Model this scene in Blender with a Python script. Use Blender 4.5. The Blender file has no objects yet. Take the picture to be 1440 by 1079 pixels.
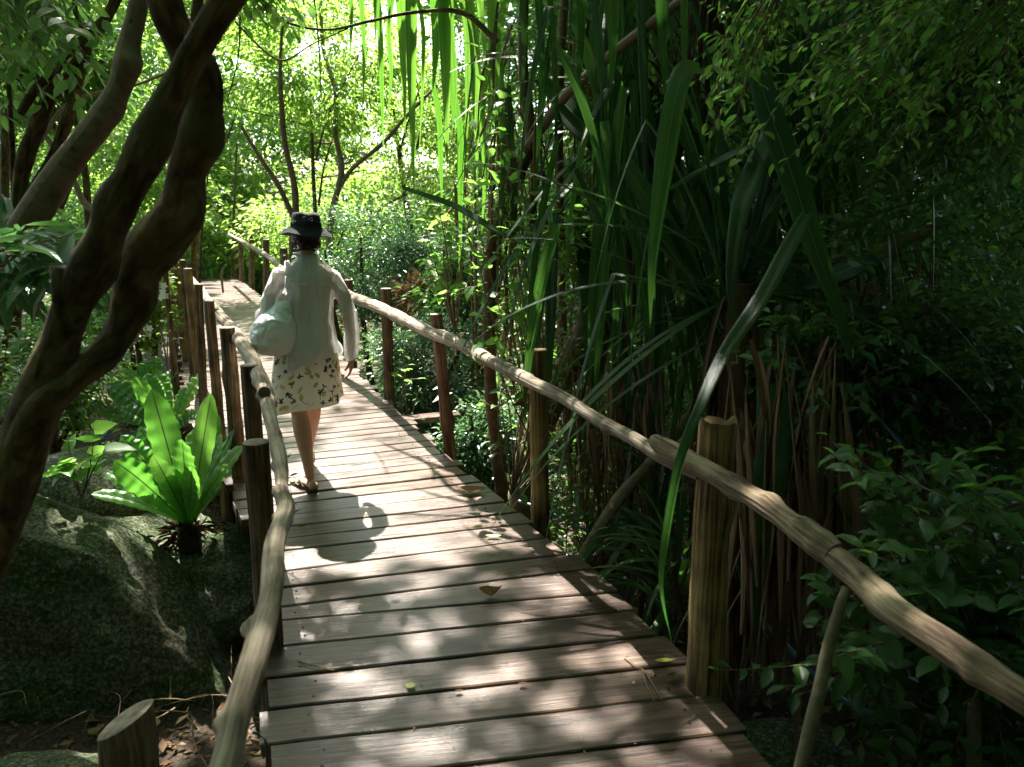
import bpy, math, random
import numpy as np
from mathutils import Vector, Matrix, noise as mnoise

random.seed(7)
RNG = np.random.default_rng(11)
C = bpy.context.scene.collection
S = bpy.context.scene

# ------------------------------------------------------------------ camera
PITCH = math.radians(12.56)
FPX = 1120.0
CAMZ = 1.70
cam_d = bpy.data.cameras.new('camera')
cam = bpy.data.objects.new('camera', cam_d); C.objects.link(cam)
cam.location = (0, 0, CAMZ); cam.rotation_euler = (math.pi/2 - PITCH, 0, 0)
cam_d.sensor_width = 36; cam_d.lens = 28.0
cam_d.clip_start = 0.05; cam_d.clip_end = 2000
cam_d.dof.use_dof = True; cam_d.dof.focus_distance = 4.9; cam_d.dof.aperture_fstop = 4.5
S.camera = cam

# ------------------------------------------------------------------ light
SUN_EL = math.radians(57)
SUN_DIR = np.array([-0.36, 0.93, 0.0]); SUN_DIR /= np.linalg.norm(SUN_DIR)
SUN_V = np.array([SUN_DIR[0]*math.cos(SUN_EL), SUN_DIR[1]*math.cos(SUN_EL), math.sin(SUN_EL)])
W = bpy.data.worlds.new('World'); S.world = W; W.use_nodes = True
nt = W.node_tree; nt.nodes.clear()
sky = nt.nodes.new('ShaderNodeTexSky'); sky.sky_type = 'NISHITA'; sky.sun_disc = False
sky.sun_elevation = SUN_EL; sky.sun_rotation = math.atan2(SUN_DIR[0], SUN_DIR[1])
sky.dust_density = 2.5
bg = nt.nodes.new('ShaderNodeBackground'); bg.inputs[1].default_value = 0.115
ow = nt.nodes.new('ShaderNodeOutputWorld')
nt.links.new(sky.outputs[0], bg.inputs[0]); nt.links.new(bg.outputs[0], ow.inputs[0])
sl = bpy.data.lights.new('sun', 'SUN'); sl.energy = 5.0; sl.angle = math.radians(0.5); sl.color = (1, .95, .86)
so = bpy.data.objects.new('sun', sl); C.objects.link(so)
so.rotation_euler = Vector(SUN_V).to_track_quat('Z', 'Y').to_euler()
S.view_settings.view_transform = 'Standard'; S.view_settings.look = 'None'
S.view_settings.exposure = 2.58; S.view_settings.gamma = 1.0
S.cycles.max_bounces = 8; S.cycles.diffuse_bounces = 4; S.cycles.glossy_bounces = 3
S.cycles.transmission_bounces = 5; S.cycles.transparent_max_bounces = 8

# ------------------------------------------------------------------ helpers
cp, sp = math.cos(PITCH), math.sin(PITCH)
def ray(px, py):
    a = (px-720)/FPX; b = -(py-539.5)/FPX
    return np.array([a, cp + b*sp, -sp + b*cp])
def on_z(px, py, z=0.0):
    d = ray(px, py); t = (z-CAMZ)/d[2]; return np.array([d[0]*t, d[1]*t, z])
def at_y(px, py, Y):
    d = ray(px, py); t = Y/d[1]; return np.array([d[0]*t, Y, CAMZ + d[2]*t])
def depth(p):
    return p[1]*cp - (p[2]-CAMZ)*sp
def mpp(p):              # metres per photo pixel at a point
    return depth(p)/FPX
def nrm(v):
    v = np.asarray(v, float); return v/(np.linalg.norm(v, axis=-1, keepdims=True)+1e-12)
def catmull(P, n):
    P = np.asarray(P, float); k = len(P)
    if k == 2: return P[0] + (P[1]-P[0])*np.linspace(0, 1, n)[:, None]
    Q = np.vstack([2*P[0]-P[1], P, 2*P[-1]-P[-2]])
    t = np.linspace(0, k-1-1e-9, n); i = t.astype(int); f = (t-i)[:, None]
    p0, p1, p2, p3 = Q[i], Q[i+1], Q[i+2], Q[i+3]
    return .5*((2*p1)+(-p0+p2)*f+(2*p0-5*p1+4*p2-p3)*f**2+(-p0+3*p1-3*p2+p3)*f**3)
def wob(P, freq, seed):  # cheap smooth 3-D noise, about -1..1
    r = np.random.default_rng(seed); o = np.zeros(len(P))
    for k in range(5):
        d = r.normal(size=3); d /= np.linalg.norm(d)
        o += np.sin(P@d*freq*(1+.5*k)+r.uniform(0, 6.28))/(1+.35*k)
    return o/2.4
def bez(a, b, c, n):
    t = np.linspace(0, 1, n)[:, None]
    return (1-t)**2*np.array(a)+2*t*(1-t)*np.array(b)+t*t*np.array(c)

class Geo:
    def __init__(s): s.V=[]; s.L=[]; s.N=[]; s.UV=[]; s.R=[]; s.n=0
    def add(s, V, faces, uv=None, rnd=None):
        V = np.asarray(V, float).reshape(-1, 3)
        idx = np.array([i for f in faces for i in f], dtype=np.int64)
        s.V.append(V); s.L.append(idx+s.n); s.N.append(np.array([len(f) for f in faces], dtype=np.int64))
        s.UV.append(np.zeros((len(V), 2)) if uv is None else np.asarray(uv, float))
        s.R.append(np.full(len(V), random.random() if rnd is None else rnd)); s.n += len(V)
    def addmany(s, tmpl, pos, d, nn, Ln, Wd, rnd=None):
        TV, TF = tmpl; TV = np.asarray(TV, float); m = len(pos); k = len(TV)
        if m == 0: return
        y = nrm(d); x = nrm(np.cross(y, nn)); z = np.cross(x, y)
        Ln = np.broadcast_to(Ln, (m,)); Wd = np.broadcast_to(Wd, (m,))
        V = (pos[:, None, :] + x[:, None, :]*(TV[None, :, 0, None]*Wd[:, None, None])
             + y[:, None, :]*(TV[None, :, 1, None]*Ln[:, None, None])
             + z[:, None, :]*(TV[None, :, 2, None]*Ln[:, None, None])).reshape(-1, 3)
        idx = np.array([i for f in TF for i in f]); cnt = np.array([len(f) for f in TF])
        L = (idx[None, :] + (np.arange(m)*k)[:, None]).ravel()
        s.V.append(V); s.L.append(L+s.n); s.N.append(np.tile(cnt, m))
        s.UV.append(np.tile(np.stack([TV[:, 0]+.5, TV[:, 1]], 1), (m, 1)))
        r = RNG.random(m) if rnd is None else np.broadcast_to(rnd, (m,))
        s.R.append(np.repeat(r, k)); s.n += m*k
    def tube(s, P, R, seg=8, n=None, rough=0.0, freq=20, seed=1, cap=True, flat=1.0, rnd=None, knots=()):
        P = np.asarray(P, float); R = np.asarray(R, float).reshape(-1)
        if len(R) == 1: R = np.full(len(P), R[0])
        if n:
            Q = catmull(np.hstack([P, R[:, None]]), n); P, R = Q[:, :3], Q[:, 3]
        n = len(P); T = nrm(np.gradient(P, axis=0))
        up = np.array([0, 0, 1.]) if abs(T[0][2]) < .9 else np.array([1., 0, 0])
        a = nrm(np.cross(T[0], up)); fr = []
        for i in range(n):
            a = nrm(a - T[i]*np.dot(a, T[i])); fr.append((a, np.cross(T[i], a)))
        th = np.linspace(0, 2*math.pi, seg+1); Ls = np.concatenate([[0], np.cumsum(np.linalg.norm(np.diff(P, axis=0), axis=1))])
        V = np.zeros((n, seg+1, 3)); U = np.zeros((n, seg+1, 2))
        for i in range(n):
            e1, e2 = fr[i]
            V[i] = P[i] + R[i]*(np.cos(th)[:, None]*e1 + flat*np.sin(th)[:, None]*e2)
            U[i, :, 0] = th/(2*math.pi)*2*math.pi*R.mean(); U[i, :, 1] = Ls[i]
        if rough:
            c = P[:, None, :]; D = (V-c); ln = np.linalg.norm(D, axis=2, keepdims=True)
            w = wob(V.reshape(-1, 3), freq, seed).reshape(n, seg+1, 1)
            V = c + D*(1+rough*w)
        for (kt, ka, kr, kh) in knots:      # knots: t, angle, radius m, height m
            c = P[int(kt*(n-1))] + R[int(kt*(n-1))]*(math.cos(ka)*fr[int(kt*(n-1))][0]+math.sin(ka)*fr[int(kt*(n-1))][1])
            dd = np.linalg.norm(V-c, axis=2, keepdims=True)
            D = nrm(V-P[:, None, :]); V = V + D*kh*np.exp(-(dd/kr)**2)
        V[:, -1] = V[:, 0]
        F = []
        w1 = seg+1
        for i in range(n-1):
            for j in range(seg):
                F.append((i*w1+j, i*w1+j+1, (i+1)*w1+j+1, (i+1)*w1+j))
        VV = V.reshape(-1, 3); UU = U.reshape(-1, 2)
        if cap:
            k = len(VV); VV = np.vstack([VV, P[0], P[-1]]); UU = np.vstack([UU, [0, 0], [0, 0]])
            # separate cap rings for crisp sawn ends
            for e, ci in ((0, k), (n-1, k+1)):
                ring = V[e]; b = len(VV); VV = np.vstack([VV, ring]); UU = np.vstack([UU, np.zeros((seg+1, 2))])
                for j in range(seg):
                    F.append((ci, b+j+1, b+j) if e == 0 else (ci, b+j, b+j+1))
        s.add(VV, F, UU, rnd)
    def strap(s, P, N, Wd, M=None, fold=.15, corr=0, corrn=10, edge=0, rnd=None, cols=None):
        # a leaf ribbon along P (n,3), normal hint N, full width Wd (n,)
        P = np.asarray(P, float); n = len(P); T = nrm(np.gradient(P, axis=0))
        N = np.broadcast_to(np.asarray(N, float), (n, 3)); X = nrm(np.cross(T, N)); Z = np.cross(X, T)
        if cols is None: cols = [(-1, 0), (-.5, fold), (0, -fold*.6), (.5, fold), (1, 0)]
        m = len(cols); V = np.zeros((n, m, 3)); U = np.zeros((n, m, 2)); t = np.linspace(0, 1, n)
        ed = np.zeros(n)
        for j, (cx, cz) in enumerate(cols):
            e = 1 + (edge*np.sin(t*corrn*6.28+j*.3)*abs(cx) if edge else 0)
            hh = corr*abs(cx)**.7*np.sin(t*corrn*6.28 + 1.2*abs(cx)) if corr else 0
            V[:, j] = P + X*(cx*.5*Wd*e)[:, None] + Z*((cz + hh)*Wd)[:, None]
            U[:, j, 0] = (cx+1)/2; U[:, j, 1] = t
        F = [(i*m+j, i*m+j+1, (i+1)*m+j+1, (i+1)*m+j) for i in range(n-1) for j in range(m-1)]
        s.add(V.reshape(-1, 3), F, U.reshape(-1, 2), rnd)
    def box(s, c, sx, sy, sz, ux=(1,0,0), uy=(0,1,0), uz=(0,0,1)):
        c, ux, uy, uz = [np.asarray(v, float) for v in (c, ux, uy, uz)]
        V = [c+ux*a*sx/2+uy*b*sy/2+uz*d*sz/2 for a in (-1, 1) for b in (-1, 1) for d in (-1, 1)]
        s.add(V, [(0,1,3,2),(4,6,7,5),(0,4,5,1),(2,3,7,6),(0,2,6,4),(1,5,7,3)])
    def mesh(s, name, smooth=True):
        V = np.vstack(s.V); L = np.concatenate(s.L); N = np.concatenate(s.N)
        me = bpy.data.meshes.new(name)
        me.vertices.add(len(V)); me.vertices.foreach_set('co', V.astype(np.float32).ravel())
        me.loops.add(len(L)); me.loops.foreach_set('vertex_index', L.astype(np.int32))
        st = np.concatenate([[0], np.cumsum(N)[:-1]])
        me.polygons.add(len(N)); me.polygons.foreach_set('loop_start', st.astype(np.int32))
        me.polygons.foreach_set('use_smooth', np.full(len(N), smooth))
        uv = np.vstack(s.UV)[L]; ul = me.uv_layers.new(name='UVMap'); ul.data.foreach_set('uv', uv.astype(np.float32).ravel())
        at = me.attributes.new('rnd', 'FLOAT', 'POINT'); at.data.foreach_set('value', np.concatenate(s.R).astype(np.float32))
        me.update(calc_edges=True); me.validate()
        return me
    def obj(s, name, m, parent=None, smooth=True):
        o = bpy.data.objects.new(name, s.mesh(name, smooth)); C.objects.link(o)
        o.data.materials.append(m)
        if parent: o.parent = parent
        return o

def tag(o, label=None, cat=None, group=None, kind=None):
    if label: o['label'] = label
    if cat: o['category'] = cat
    if group: o['group'] = group
    if kind: o['kind'] = kind
    return o
def thing(name, label, cat, loc=(0,0,0), group=None):
    # parts are modelled in world coordinates and re-based onto the Empty by adopt()
    o = bpy.data.objects.new(name, None); C.objects.link(o); o.location = [float(v) for v in loc]
    o.empty_display_size = .1
    return tag(o, label, cat, group)
def adopt(root, o):
    o.parent = root; o.location = -Vector(root.location); return o

KITE = ([(0,0,0),(-.5,.42,.10),(0,1,-.12),(.5,.42,.10)], [(0,2,1),(0,3,2)])
OVAL = ([(0,0,0),(0,.34,-.02),(0,.68,-.05),(0,1,-.16),(-.34,.2,.05),(-.5,.48,.06),(-.3,.8,0),(.34,.2,.05),(.5,.48,.06),(.3,.8,0)],
        [(0,1,4),(1,2,5,4),(2,3,6),(2,6,5),(0,7,1),(1,7,8,2),(2,9,3),(2,8,9)])
HEART = ([(0,0,0),(0,.3,-.02),(0,.65,-.05),(0,1.05,-.2),(-.38,-.03,.07),(-.55,.3,.08),(-.3,.72,0),(.38,-.03,.07),(.55,.3,.08),(.3,.72,0)],
        [(0,1,4),(1,5,4),(1,2,6,5),(2,3,6),(0,7,1),(1,7,8),(1,8,9,2),(2,9,3)])

# ------------------------------------------------------------------ materials
def newmat(name):
    m = bpy.data.materials.new(name); m.use_nodes = True; nt = m.node_tree; nt.nodes.clear()
    return m, nt, nt.nodes.new('ShaderNodeOutputMaterial')
def N_(nt, t, **kw):
    n = nt.nodes.new(t)
    for k, v in kw.items():
        if k.startswith('i_'): n.inputs[k[2:].replace('_', ' ')].default_value = v
        else: setattr(n, k, v)
    return n
def ramp(nt, src, stops, interp='LINEAR'):
    r = nt.nodes.new('ShaderNodeValToRGB'); r.color_ramp.interpolation = interp
    el = r.color_ramp.elements
    while len(el) < len(stops): el.new(.5)
    for e, (p, c) in zip(el, stops):
        e.position = p; e.color = (c[0], c[1], c[2], 1) if hasattr(c, '__len__') else (c, c, c, 1)
    if src is not None: nt.links.new(src, r.inputs[0])
    return r.outputs[0]
def mixc(nt, f, a, b, mode='MIX'):
    m = nt.nodes.new('ShaderNodeMix'); m.data_type = 'RGBA'; m.blend_type = mode
    for s_, v in ((m.inputs[0], f), (m.inputs[6], a), (m.inputs[7], b)):
        if hasattr(v, 'default_value') or isinstance(v, bpy.types.NodeSocket): nt.links.new(v, s_)
        else: s_.default_value = v if not hasattr(v, '__len__') else (v[0], v[1], v[2], 1)
    return m.outputs[2]
def tex(nt, kind, coord, scale, mapscale=None, detail=4, rough=.55, dist=0, out=0):
    t = nt.nodes.new({'noise': 'ShaderNodeTexNoise', 'voro': 'ShaderNodeTexVoronoi', 'wave': 'ShaderNodeTexWave'}[kind])
    t.inputs['Scale'].default_value = scale
    if kind == 'noise':
        t.inputs['Detail'].default_value = detail; t.inputs['Roughness'].default_value = rough; t.inputs['Distortion'].default_value = dist
    if mapscale:
        mp = nt.nodes.new('ShaderNodeMapping'); mp.inputs['Scale'].default_value = mapscale
        nt.links.new(coord, mp.inputs[0]); coord = mp.outputs[0]
    nt.links.new(coord, t.inputs['Vector']); return t.outputs[out]
def bump(nt, h, strength, dist=.01, nxt=None):
    b = nt.nodes.new('ShaderNodeBump'); b.inputs['Strength'].default_value = strength; b.inputs['Distance'].default_value = dist
    nt.links.new(h, b.inputs['Height'])
    if nxt: nt.links.new(nxt, b.inputs['Normal'])
    return b.outputs[0]

def leafmat(name, stops, tstops, trans=.45, rough=.38, spec=.5, rib=None, stripes=False):
    m, nt, out = newmat(name)
    a = N_(nt, 'ShaderNodeAttribute', attribute_name='rnd')
    col = ramp(nt, a.outputs['Fac'], stops); tc = ramp(nt, a.outputs['Fac'], tstops)
    tcd = nt.nodes.new('ShaderNodeTexCoord')
    nz = tex(nt, 'noise', tcd.outputs['Object'], 9 if not stripes else 3, detail=3)
    v = ramp(nt, nz, [(.3, .65), (.7, 1.15)])
    col = mixc(nt, 1.0, col, v, 'MULTIPLY')
    nrm_ = None
    if rib or stripes:
        uv = N_(nt, 'ShaderNodeUVMap', uv_map='UVMap'); sx = nt.nodes.new('ShaderNodeSeparateXYZ'); nt.links.new(uv.outputs[0], sx.inputs[0])
        d = N_(nt, 'ShaderNodeMath', operation='SUBTRACT'); nt.links.new(sx.outputs[0], d.inputs[0]); d.inputs[1].default_value = .5
        ab = N_(nt, 'ShaderNodeMath', operation='ABSOLUTE'); nt.links.new(d.outputs[0], ab.inputs[0])
        if rib:
            rm = ramp(nt, ab.outputs[0], [(.012, 1.0), (.035, 0.0)])
            col = mixc(nt, rm, col, rib)
            tc = mixc(nt, rm, tc, rib)
        if stripes:
            st = tex(nt, 'noise', uv.outputs[0], 1.0, (38, .6, 1), detail=2)
            sv = ramp(nt, st, [(.35, .6), (.65, 1.35)])
            col = mixc(nt, 1.0, col, sv, 'MULTIPLY'); tc = mixc(nt, 1.0, tc, sv, 'MULTIPLY')
            nrm_ = bump(nt, st, .35, .004)
        else:
            # side veins
            wv = nt.nodes.new('ShaderNodeTexWave'); wv.wave_type = 'BANDS'; wv.bands_direction = 'Y'; wv.inputs['Scale'].default_value = 3.2
            mp = nt.nodes.new('ShaderNodeCombineXYZ'); ad = N_(nt, 'ShaderNodeMath', operation='MULTIPLY_ADD')
            nt.links.new(ab.outputs[0], ad.inputs[0]); ad.inputs[1].default_value = -.8; nt.links.new(sx.outputs[1], ad.inputs[2])
            nt.links.new(ad.outputs[0], mp.inputs[1]); nt.links.new(mp.outputs[0], wv.inputs['Vector'])
            nrm_ = bump(nt, wv.outputs['Fac'], .3, .003)
    p = N_(nt, 'ShaderNodeBsdfPrincipled'); p.inputs['Roughness'].default_value = rough; p.inputs['Specular IOR Level'].default_value = spec
    nt.links.new(col, p.inputs['Base Color'])
    t = nt.nodes.new('ShaderNodeBsdfTranslucent'); nt.links.new(tc, t.inputs[0])
    if nrm_: nt.links.new(nrm_, p.inputs['Normal'])
    mx = nt.nodes.new('ShaderNodeMixShader'); mx.inputs[0].default_value = trans
    nt.links.new(p.outputs[0], mx.inputs[1]); nt.links.new(t.outputs[0], mx.inputs[2]); nt.links.new(mx.outputs[0], out.inputs[0])
    return m

def woodmat(name, stops, rough=.8, sc=(55, 3.5, 1), bstr=.6, spec=.25, patch=None, obj_=False, moss=None):
    m, nt, out = newmat(name)
    tcd = nt.nodes.new('ShaderNodeTexCoord')
    co = tcd.outputs['Object'] if obj_ else tcd.outputs['UV']
    g = tex(nt, 'noise', co, 1.0, sc, detail=6, rough=.65, dist=.4)
    g2 = tex(nt, 'noise', tcd.outputs['Object'], 6.0, detail=4)
    f = mixc(nt, .35, g, g2)
    col = ramp(nt, f, stops)
    if patch:
        pz = tex(nt, 'noise', tcd.outputs['Object'], patch[0], detail=5, rough=.7)
        col = mixc(nt, ramp(nt, pz, [(patch[1], 0.), (patch[1]+.07, 1.)]), col, patch[2])
    cr = tex(nt, 'noise', co, 1.0, (sc[0]*.5, sc[1]*.35, 1), detail=2, rough=.5)
    crk = ramp(nt, cr, [(.33, 0.0), (.40, 1.0)])
    col = mixc(nt, 1.0, col, ramp(nt, cr, [(.30, .35), (.38, 1.0)]), 'MULTIPLY')
    p = N_(nt, 'ShaderNodeBsdfPrincipled'); p.inputs['Roughness'].default_value = rough; p.inputs['Specular IOR Level'].default_value = spec
    nt.links.new(col, p.inputs['Base Color'])
    b1 = bump(nt, g, bstr, .012); b2 = bump(nt, crk, bstr*.7, .006, b1)
    nt.links.new(b2, p.inputs['Normal']); nt.links.new(p.outputs[0], out.inputs[0])
    return m
def plain(name, col, rough=.6, spec=.3, nsc=12, var=.25, bstr=.2):
    m, nt, out = newmat(name); tcd = nt.nodes.new('ShaderNodeTexCoord')
    g = tex(nt, 'noise', tcd.outputs['Object'], nsc, detail=5)
    c = mixc(nt, 1.0, col, ramp(nt, g, [(.3, 1-var), (.7, 1+var)]), 'MULTIPLY')
    p = N_(nt, 'ShaderNodeBsdfPrincipled'); p.inputs['Roughness'].default_value = rough; p.inputs['Specular IOR Level'].default_value = spec
    nt.links.new(c, p.inputs['Base Color']); nt.links.new(bump(nt, g, bstr, .01), p.inputs['Normal'])
    nt.links.new(p.outputs[0], out.inputs[0]); return m

M = {}
g = lambda a, b, c: (a, b, c)
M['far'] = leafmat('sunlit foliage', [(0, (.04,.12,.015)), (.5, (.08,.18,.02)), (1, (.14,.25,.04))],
                   [(0, (.16,.36,.035)), (.6, (.32,.52,.08)), (1, (.54,.68,.20))], .55, .40)  # brighter leaf set for sunlit places, sunlight put into its colours
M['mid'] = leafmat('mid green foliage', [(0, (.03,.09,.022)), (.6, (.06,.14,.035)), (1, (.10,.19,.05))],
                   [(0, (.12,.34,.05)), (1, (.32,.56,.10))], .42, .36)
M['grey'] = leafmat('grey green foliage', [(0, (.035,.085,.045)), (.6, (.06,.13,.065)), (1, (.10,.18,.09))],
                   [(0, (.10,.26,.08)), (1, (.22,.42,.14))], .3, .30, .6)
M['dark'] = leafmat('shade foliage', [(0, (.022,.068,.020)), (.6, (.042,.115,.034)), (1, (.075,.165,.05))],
                   [(0, (.10,.30,.04)), (1, (.28,.52,.08))], .38, .33, .55, rib=(.09,.16,.06))  # darker leaf set for dim places, shade put into its colours
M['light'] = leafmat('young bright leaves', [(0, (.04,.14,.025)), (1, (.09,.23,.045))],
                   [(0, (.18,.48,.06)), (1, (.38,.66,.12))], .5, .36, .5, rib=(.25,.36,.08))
M['long'] = leafmat('long glossy leaves', [(0, (.025,.08,.04)), (1, (.05,.13,.06))],
                   [(0, (.08,.26,.06)), (1, (.16,.36,.08))], .3, .3, .5, rib=(.14,.22,.08))
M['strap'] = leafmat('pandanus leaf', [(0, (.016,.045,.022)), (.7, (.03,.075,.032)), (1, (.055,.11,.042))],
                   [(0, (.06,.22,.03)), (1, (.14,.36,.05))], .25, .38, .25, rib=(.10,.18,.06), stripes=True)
M['fern'] = leafmat('fern frond', [(0, (.05,.18,.03)), (1, (.10,.25,.05))],
                   [(0, (.13,.44,.04)), (1, (.27,.60,.08))], .42, .33, .6, rib=(.05,.06,.03))
M['dead'] = leafmat('dead leaf', [(0, (.10,.055,.028)), (.6, (.22,.13,.065)), (1, (.36,.25,.14))],
                   [(0, (.2,.1,.04)), (1, (.4,.24,.1))], .2, .7, .2)
M['dead_dark'] = leafmat('dark dry leaf', [(0, (.03,.018,.01)), (.6, (.09,.052,.027)), (1, (.2,.13,.07))], [(0, (.08,.04,.02)), (1, (.2,.12,.05))], .2, .7, .15)
M['yellow'] = leafmat('yellow fallen leaf', [(0, (.45,.42,.07)), (1, (.62,.60,.16))], [(0, (.5,.5,.1)), (1, (.6,.6,.2))], .2, .5)
M['ground_green'] = leafmat('ground cover', [(0, (.04,.10,.03)), (1, (.09,.18,.05))], [(0, (.16,.4,.05)), (1, (.35,.55,.1))], .4, .4)
M['bark_dark'] = woodmat('dark bark', spec=.08, stops=[(.38, (.022,.014,.007)), (.5, (.09,.064,.028)), (.62, (.22,.165,.08))], sc=(34, 12, 1), bstr=1.0, patch=(9, .53, (.095,.085,.035)))
M['bark_pale'] = woodmat('pale bark', [(.3, (.10,.075,.045)), (.5, (.19,.14,.085)), (.72, (.27,.21,.14))], sc=(12, 26, 1), bstr=.45, patch=(7, .60, (.10,.11,.055)))
M['bark_grey'] = woodmat('grey liana bark', [(.3, (.085,.07,.04)), (.5, (.15,.125,.075)), (.75, (.24,.21,.14))], sc=(14, 20, 1), bstr=.4, patch=(9, .60, (.09,.11,.05)))
M['bark_red'] = woodmat('lichened red bark', [(.3, (.055,.03,.018)), (.5, (.115,.066,.038)), (.75, (.2,.13,.08))], sc=(14, 30, 1), bstr=.5, patch=(22, .60, (.22,.20,.14)))
M['rail'] = woodmat('weathered rail wood', [(.38, (.075,.054,.036)), (.5, (.22,.175,.125)), (.62, (.38,.32,.24))], sc=(70, 3.5, 1), bstr=.6, patch=(4, .63, (.13,.105,.075)))
M['rail_near'] = woodmat('brown rail wood', [(.39, (.045,.029,.017)), (.5, (.16,.115,.07)), (.61, (.29,.225,.145))], sc=(75, 5, 1), bstr=1.0, patch=(4, .63, (.12,.09,.06)))
M['post'] = woodmat('brown post wood', [(.38, (.03,.018,.010)), (.5, (.11,.07,.038)), (.62, (.23,.16,.09))], sc=(60, 3, 1), bstr=1.0)
M['post_ochre'] = woodmat('rotting ochre post wood', [(.36, (.03,.017,.008)), (.46, (.15,.09,.035)), (.54, (.30,.20,.08)), (.64, (.42,.31,.15))], sc=(75, 2.2, 1), bstr=1.2)
M['post_red'] = woodmat('reddish post wood', [(.38, (.04,.02,.012)), (.5, (.15,.08,.045)), (.62, (.26,.16,.10))], sc=(50, 3, 1), bstr=.8)
M['endgrain'] = plain('sawn end grain', (.19,.16,.12), .85, .15, 30, .5, .6)
M['beam'] = woodmat('beam wood', [(.3, (.05,.03,.02)), (.7, (.13,.09,.06))], obj_=True, sc=(20, 2, 20))
M['twig'] = plain('twig', (.17,.12,.07), .8, .2, 20)
M['root'] = woodmat('hanging root', [(.3, (.09,.05,.028)), (.5, (.18,.11,.06)), (.75, (.28,.19,.11))], sc=(60, 6, 1))
M['blue'] = plain('blue pipe plastic', (.10,.28,.42), .35, .5, 6, .15, .05)
M['nail'] = plain('rusty nail head', (.016,.011,.009), .5, .5)
# ------------------------------------------------------------------ deck
# deck plank material: per-plank tone, long grain, worn dark stains, a soft sheen
m, nt, out = newmat('deck plank wood'); M['deck'] = m
tcd = nt.nodes.new('ShaderNodeTexCoord'); oi = nt.nodes.new('ShaderNodeObjectInfo')
ofs = nt.nodes.new('ShaderNodeVectorMath'); ofs.operation = 'MULTIPLY_ADD'
cx = nt.nodes.new('ShaderNodeCombineXYZ'); nt.links.new(oi.outputs['Random'], cx.inputs[0]); nt.links.new(oi.outputs['Random'], cx.inputs[1])
nt.links.new(cx.outputs[0], ofs.inputs[0]); ofs.inputs[1].default_value = (37, 53, 11); nt.links.new(tcd.outputs['Object'], ofs.inputs[2])
co = ofs.outputs[0]
gr = tex(nt, 'noise', co, 1.0, (2.2, 60, 20), detail=7, rough=.7, dist=.6)
bl = tex(nt, 'noise', co, 3.0, (1, 2.2, 1), detail=4)
fine = tex(nt, 'noise', co, 1.0, (9, 260, 60), detail=3, rough=.6)
base = ramp(nt, gr, [(.37, (.022,.012,.008)), (.5, (.088,.054,.038)), (.63, (.165,.112,.083))])
tone = ramp(nt, oi.outputs['Random'], [(0, (.72,.70,.68)), (.5, (1,.97,.94)), (1, (1.18,1.08,1.0))])
base = mixc(nt, 1.0, base, tone, 'MULTIPLY')
base = mixc(nt, 1.0, base, ramp(nt, bl, [(.32, .5), (.5, .95), (.7, 1.2)]), 'MULTIPLY')
kn = nt.nodes.new('ShaderNodeTexVoronoi'); kn.inputs['Scale'].default_value = 3.1
mpk = nt.nodes.new('ShaderNodeMapping'); mpk.inputs['Scale'].default_value = (1, 2.0, 1); nt.links.new(co, mpk.inputs[0]); nt.links.new(mpk.outputs[0], kn.inputs['Vector'])
base = mixc(nt, ramp(nt, kn.outputs['Distance'], [(.02, .8), (.06, 0.)]), base, (.02,.014,.01))
crn = tex(nt, 'noise', co, 1.0, (1.1, 22, 1), detail=3, rough=.5, dist=.3)
ck = ramp(nt, crn, [(.492, 0.), (.5, 1.), (.508, 0.)]); ckm = ramp(nt, bl, [(.5, 0.), (.6, 1.)])
ckk = mixc(nt, 1.0, ck, ckm, 'MULTIPLY')
base = mixc(nt, ckk, base, (.015,.01,.008))
p = N_(nt, 'ShaderNodeBsdfPrincipled'); nt.links.new(base, p.inputs['Base Color'])
nt.links.new(ramp(nt, bl, [(.3, .26), (.7, .42)]), p.inputs['Roughness']); p.inputs['Specular IOR Level'].default_value = .6
hb = mixc(nt, .3, gr, fine)
nt.links.new(bump(nt, hb, .6, .006), p.inputs['Normal']); nt.links.new(p.outputs[0], out.inputs[0])

Lpx = [(378,1079),(380,1000),(376,900),(362,790),(335,690),(300,640),(268,604),(258,560),(252,500),(250,450),(252,410),(258,390),(265,384)]
Rpx = [(1090,1079),(1010,985),(950,905),(870,830),(775,755),(690,690),(620,637),(590,602),(555,570),(520,540),(492,510),(367,418),(355,407),(340,395),(317,386)]
LW = [on_z(*q) for q in Lpx]; RW = [on_z(*q) for q in Rpx]
LW = [LW[0]+(LW[0]-LW[2])*2] + LW; RW = [RW[0]+(RW[0]-RW[2])*1.6] + RW
def dense(P):
    P = np.array(P); out = [P[0]]
    for a, b in zip(P[:-1], P[1:]):
        k = max(2, int(np.linalg.norm(b-a)/.02))
        for i in range(1, k+1): out.append(a+(b-a)*i/k)
    return np.array(out)
LD, RD = dense(LW), dense(RW)
def smooth1(P, k=25):
    for _ in range(3):
        Q = P.copy(); c = np.cumsum(np.vstack([np.zeros(3), P]), axis=0)
        for i in range(len(P)):
            a, b = max(0, i-k), min(len(P), i+k+1)
            w = min(i-a, b-1-i); a, b = i-w, i+w+1
            Q[i] = (c[b]-c[a])/(b-a)
        P = Q
    return P
LD, RD = smooth1(LD), smooth1(RD)
def edge_hit(E, p, d):          # where the line p + t d meets edge polyline E
    nn = np.array([-d[1], d[0], 0]); s_ = (E-p)@nn
    i = np.where(np.sign(s_[:-1]) != np.sign(s_[1:]))[0]
    if len(i) == 0: return None
    i = i[0]; f = s_[i]/(s_[i]-s_[i+1]); return E[i]+(E[i+1]-E[i])*f
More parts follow.
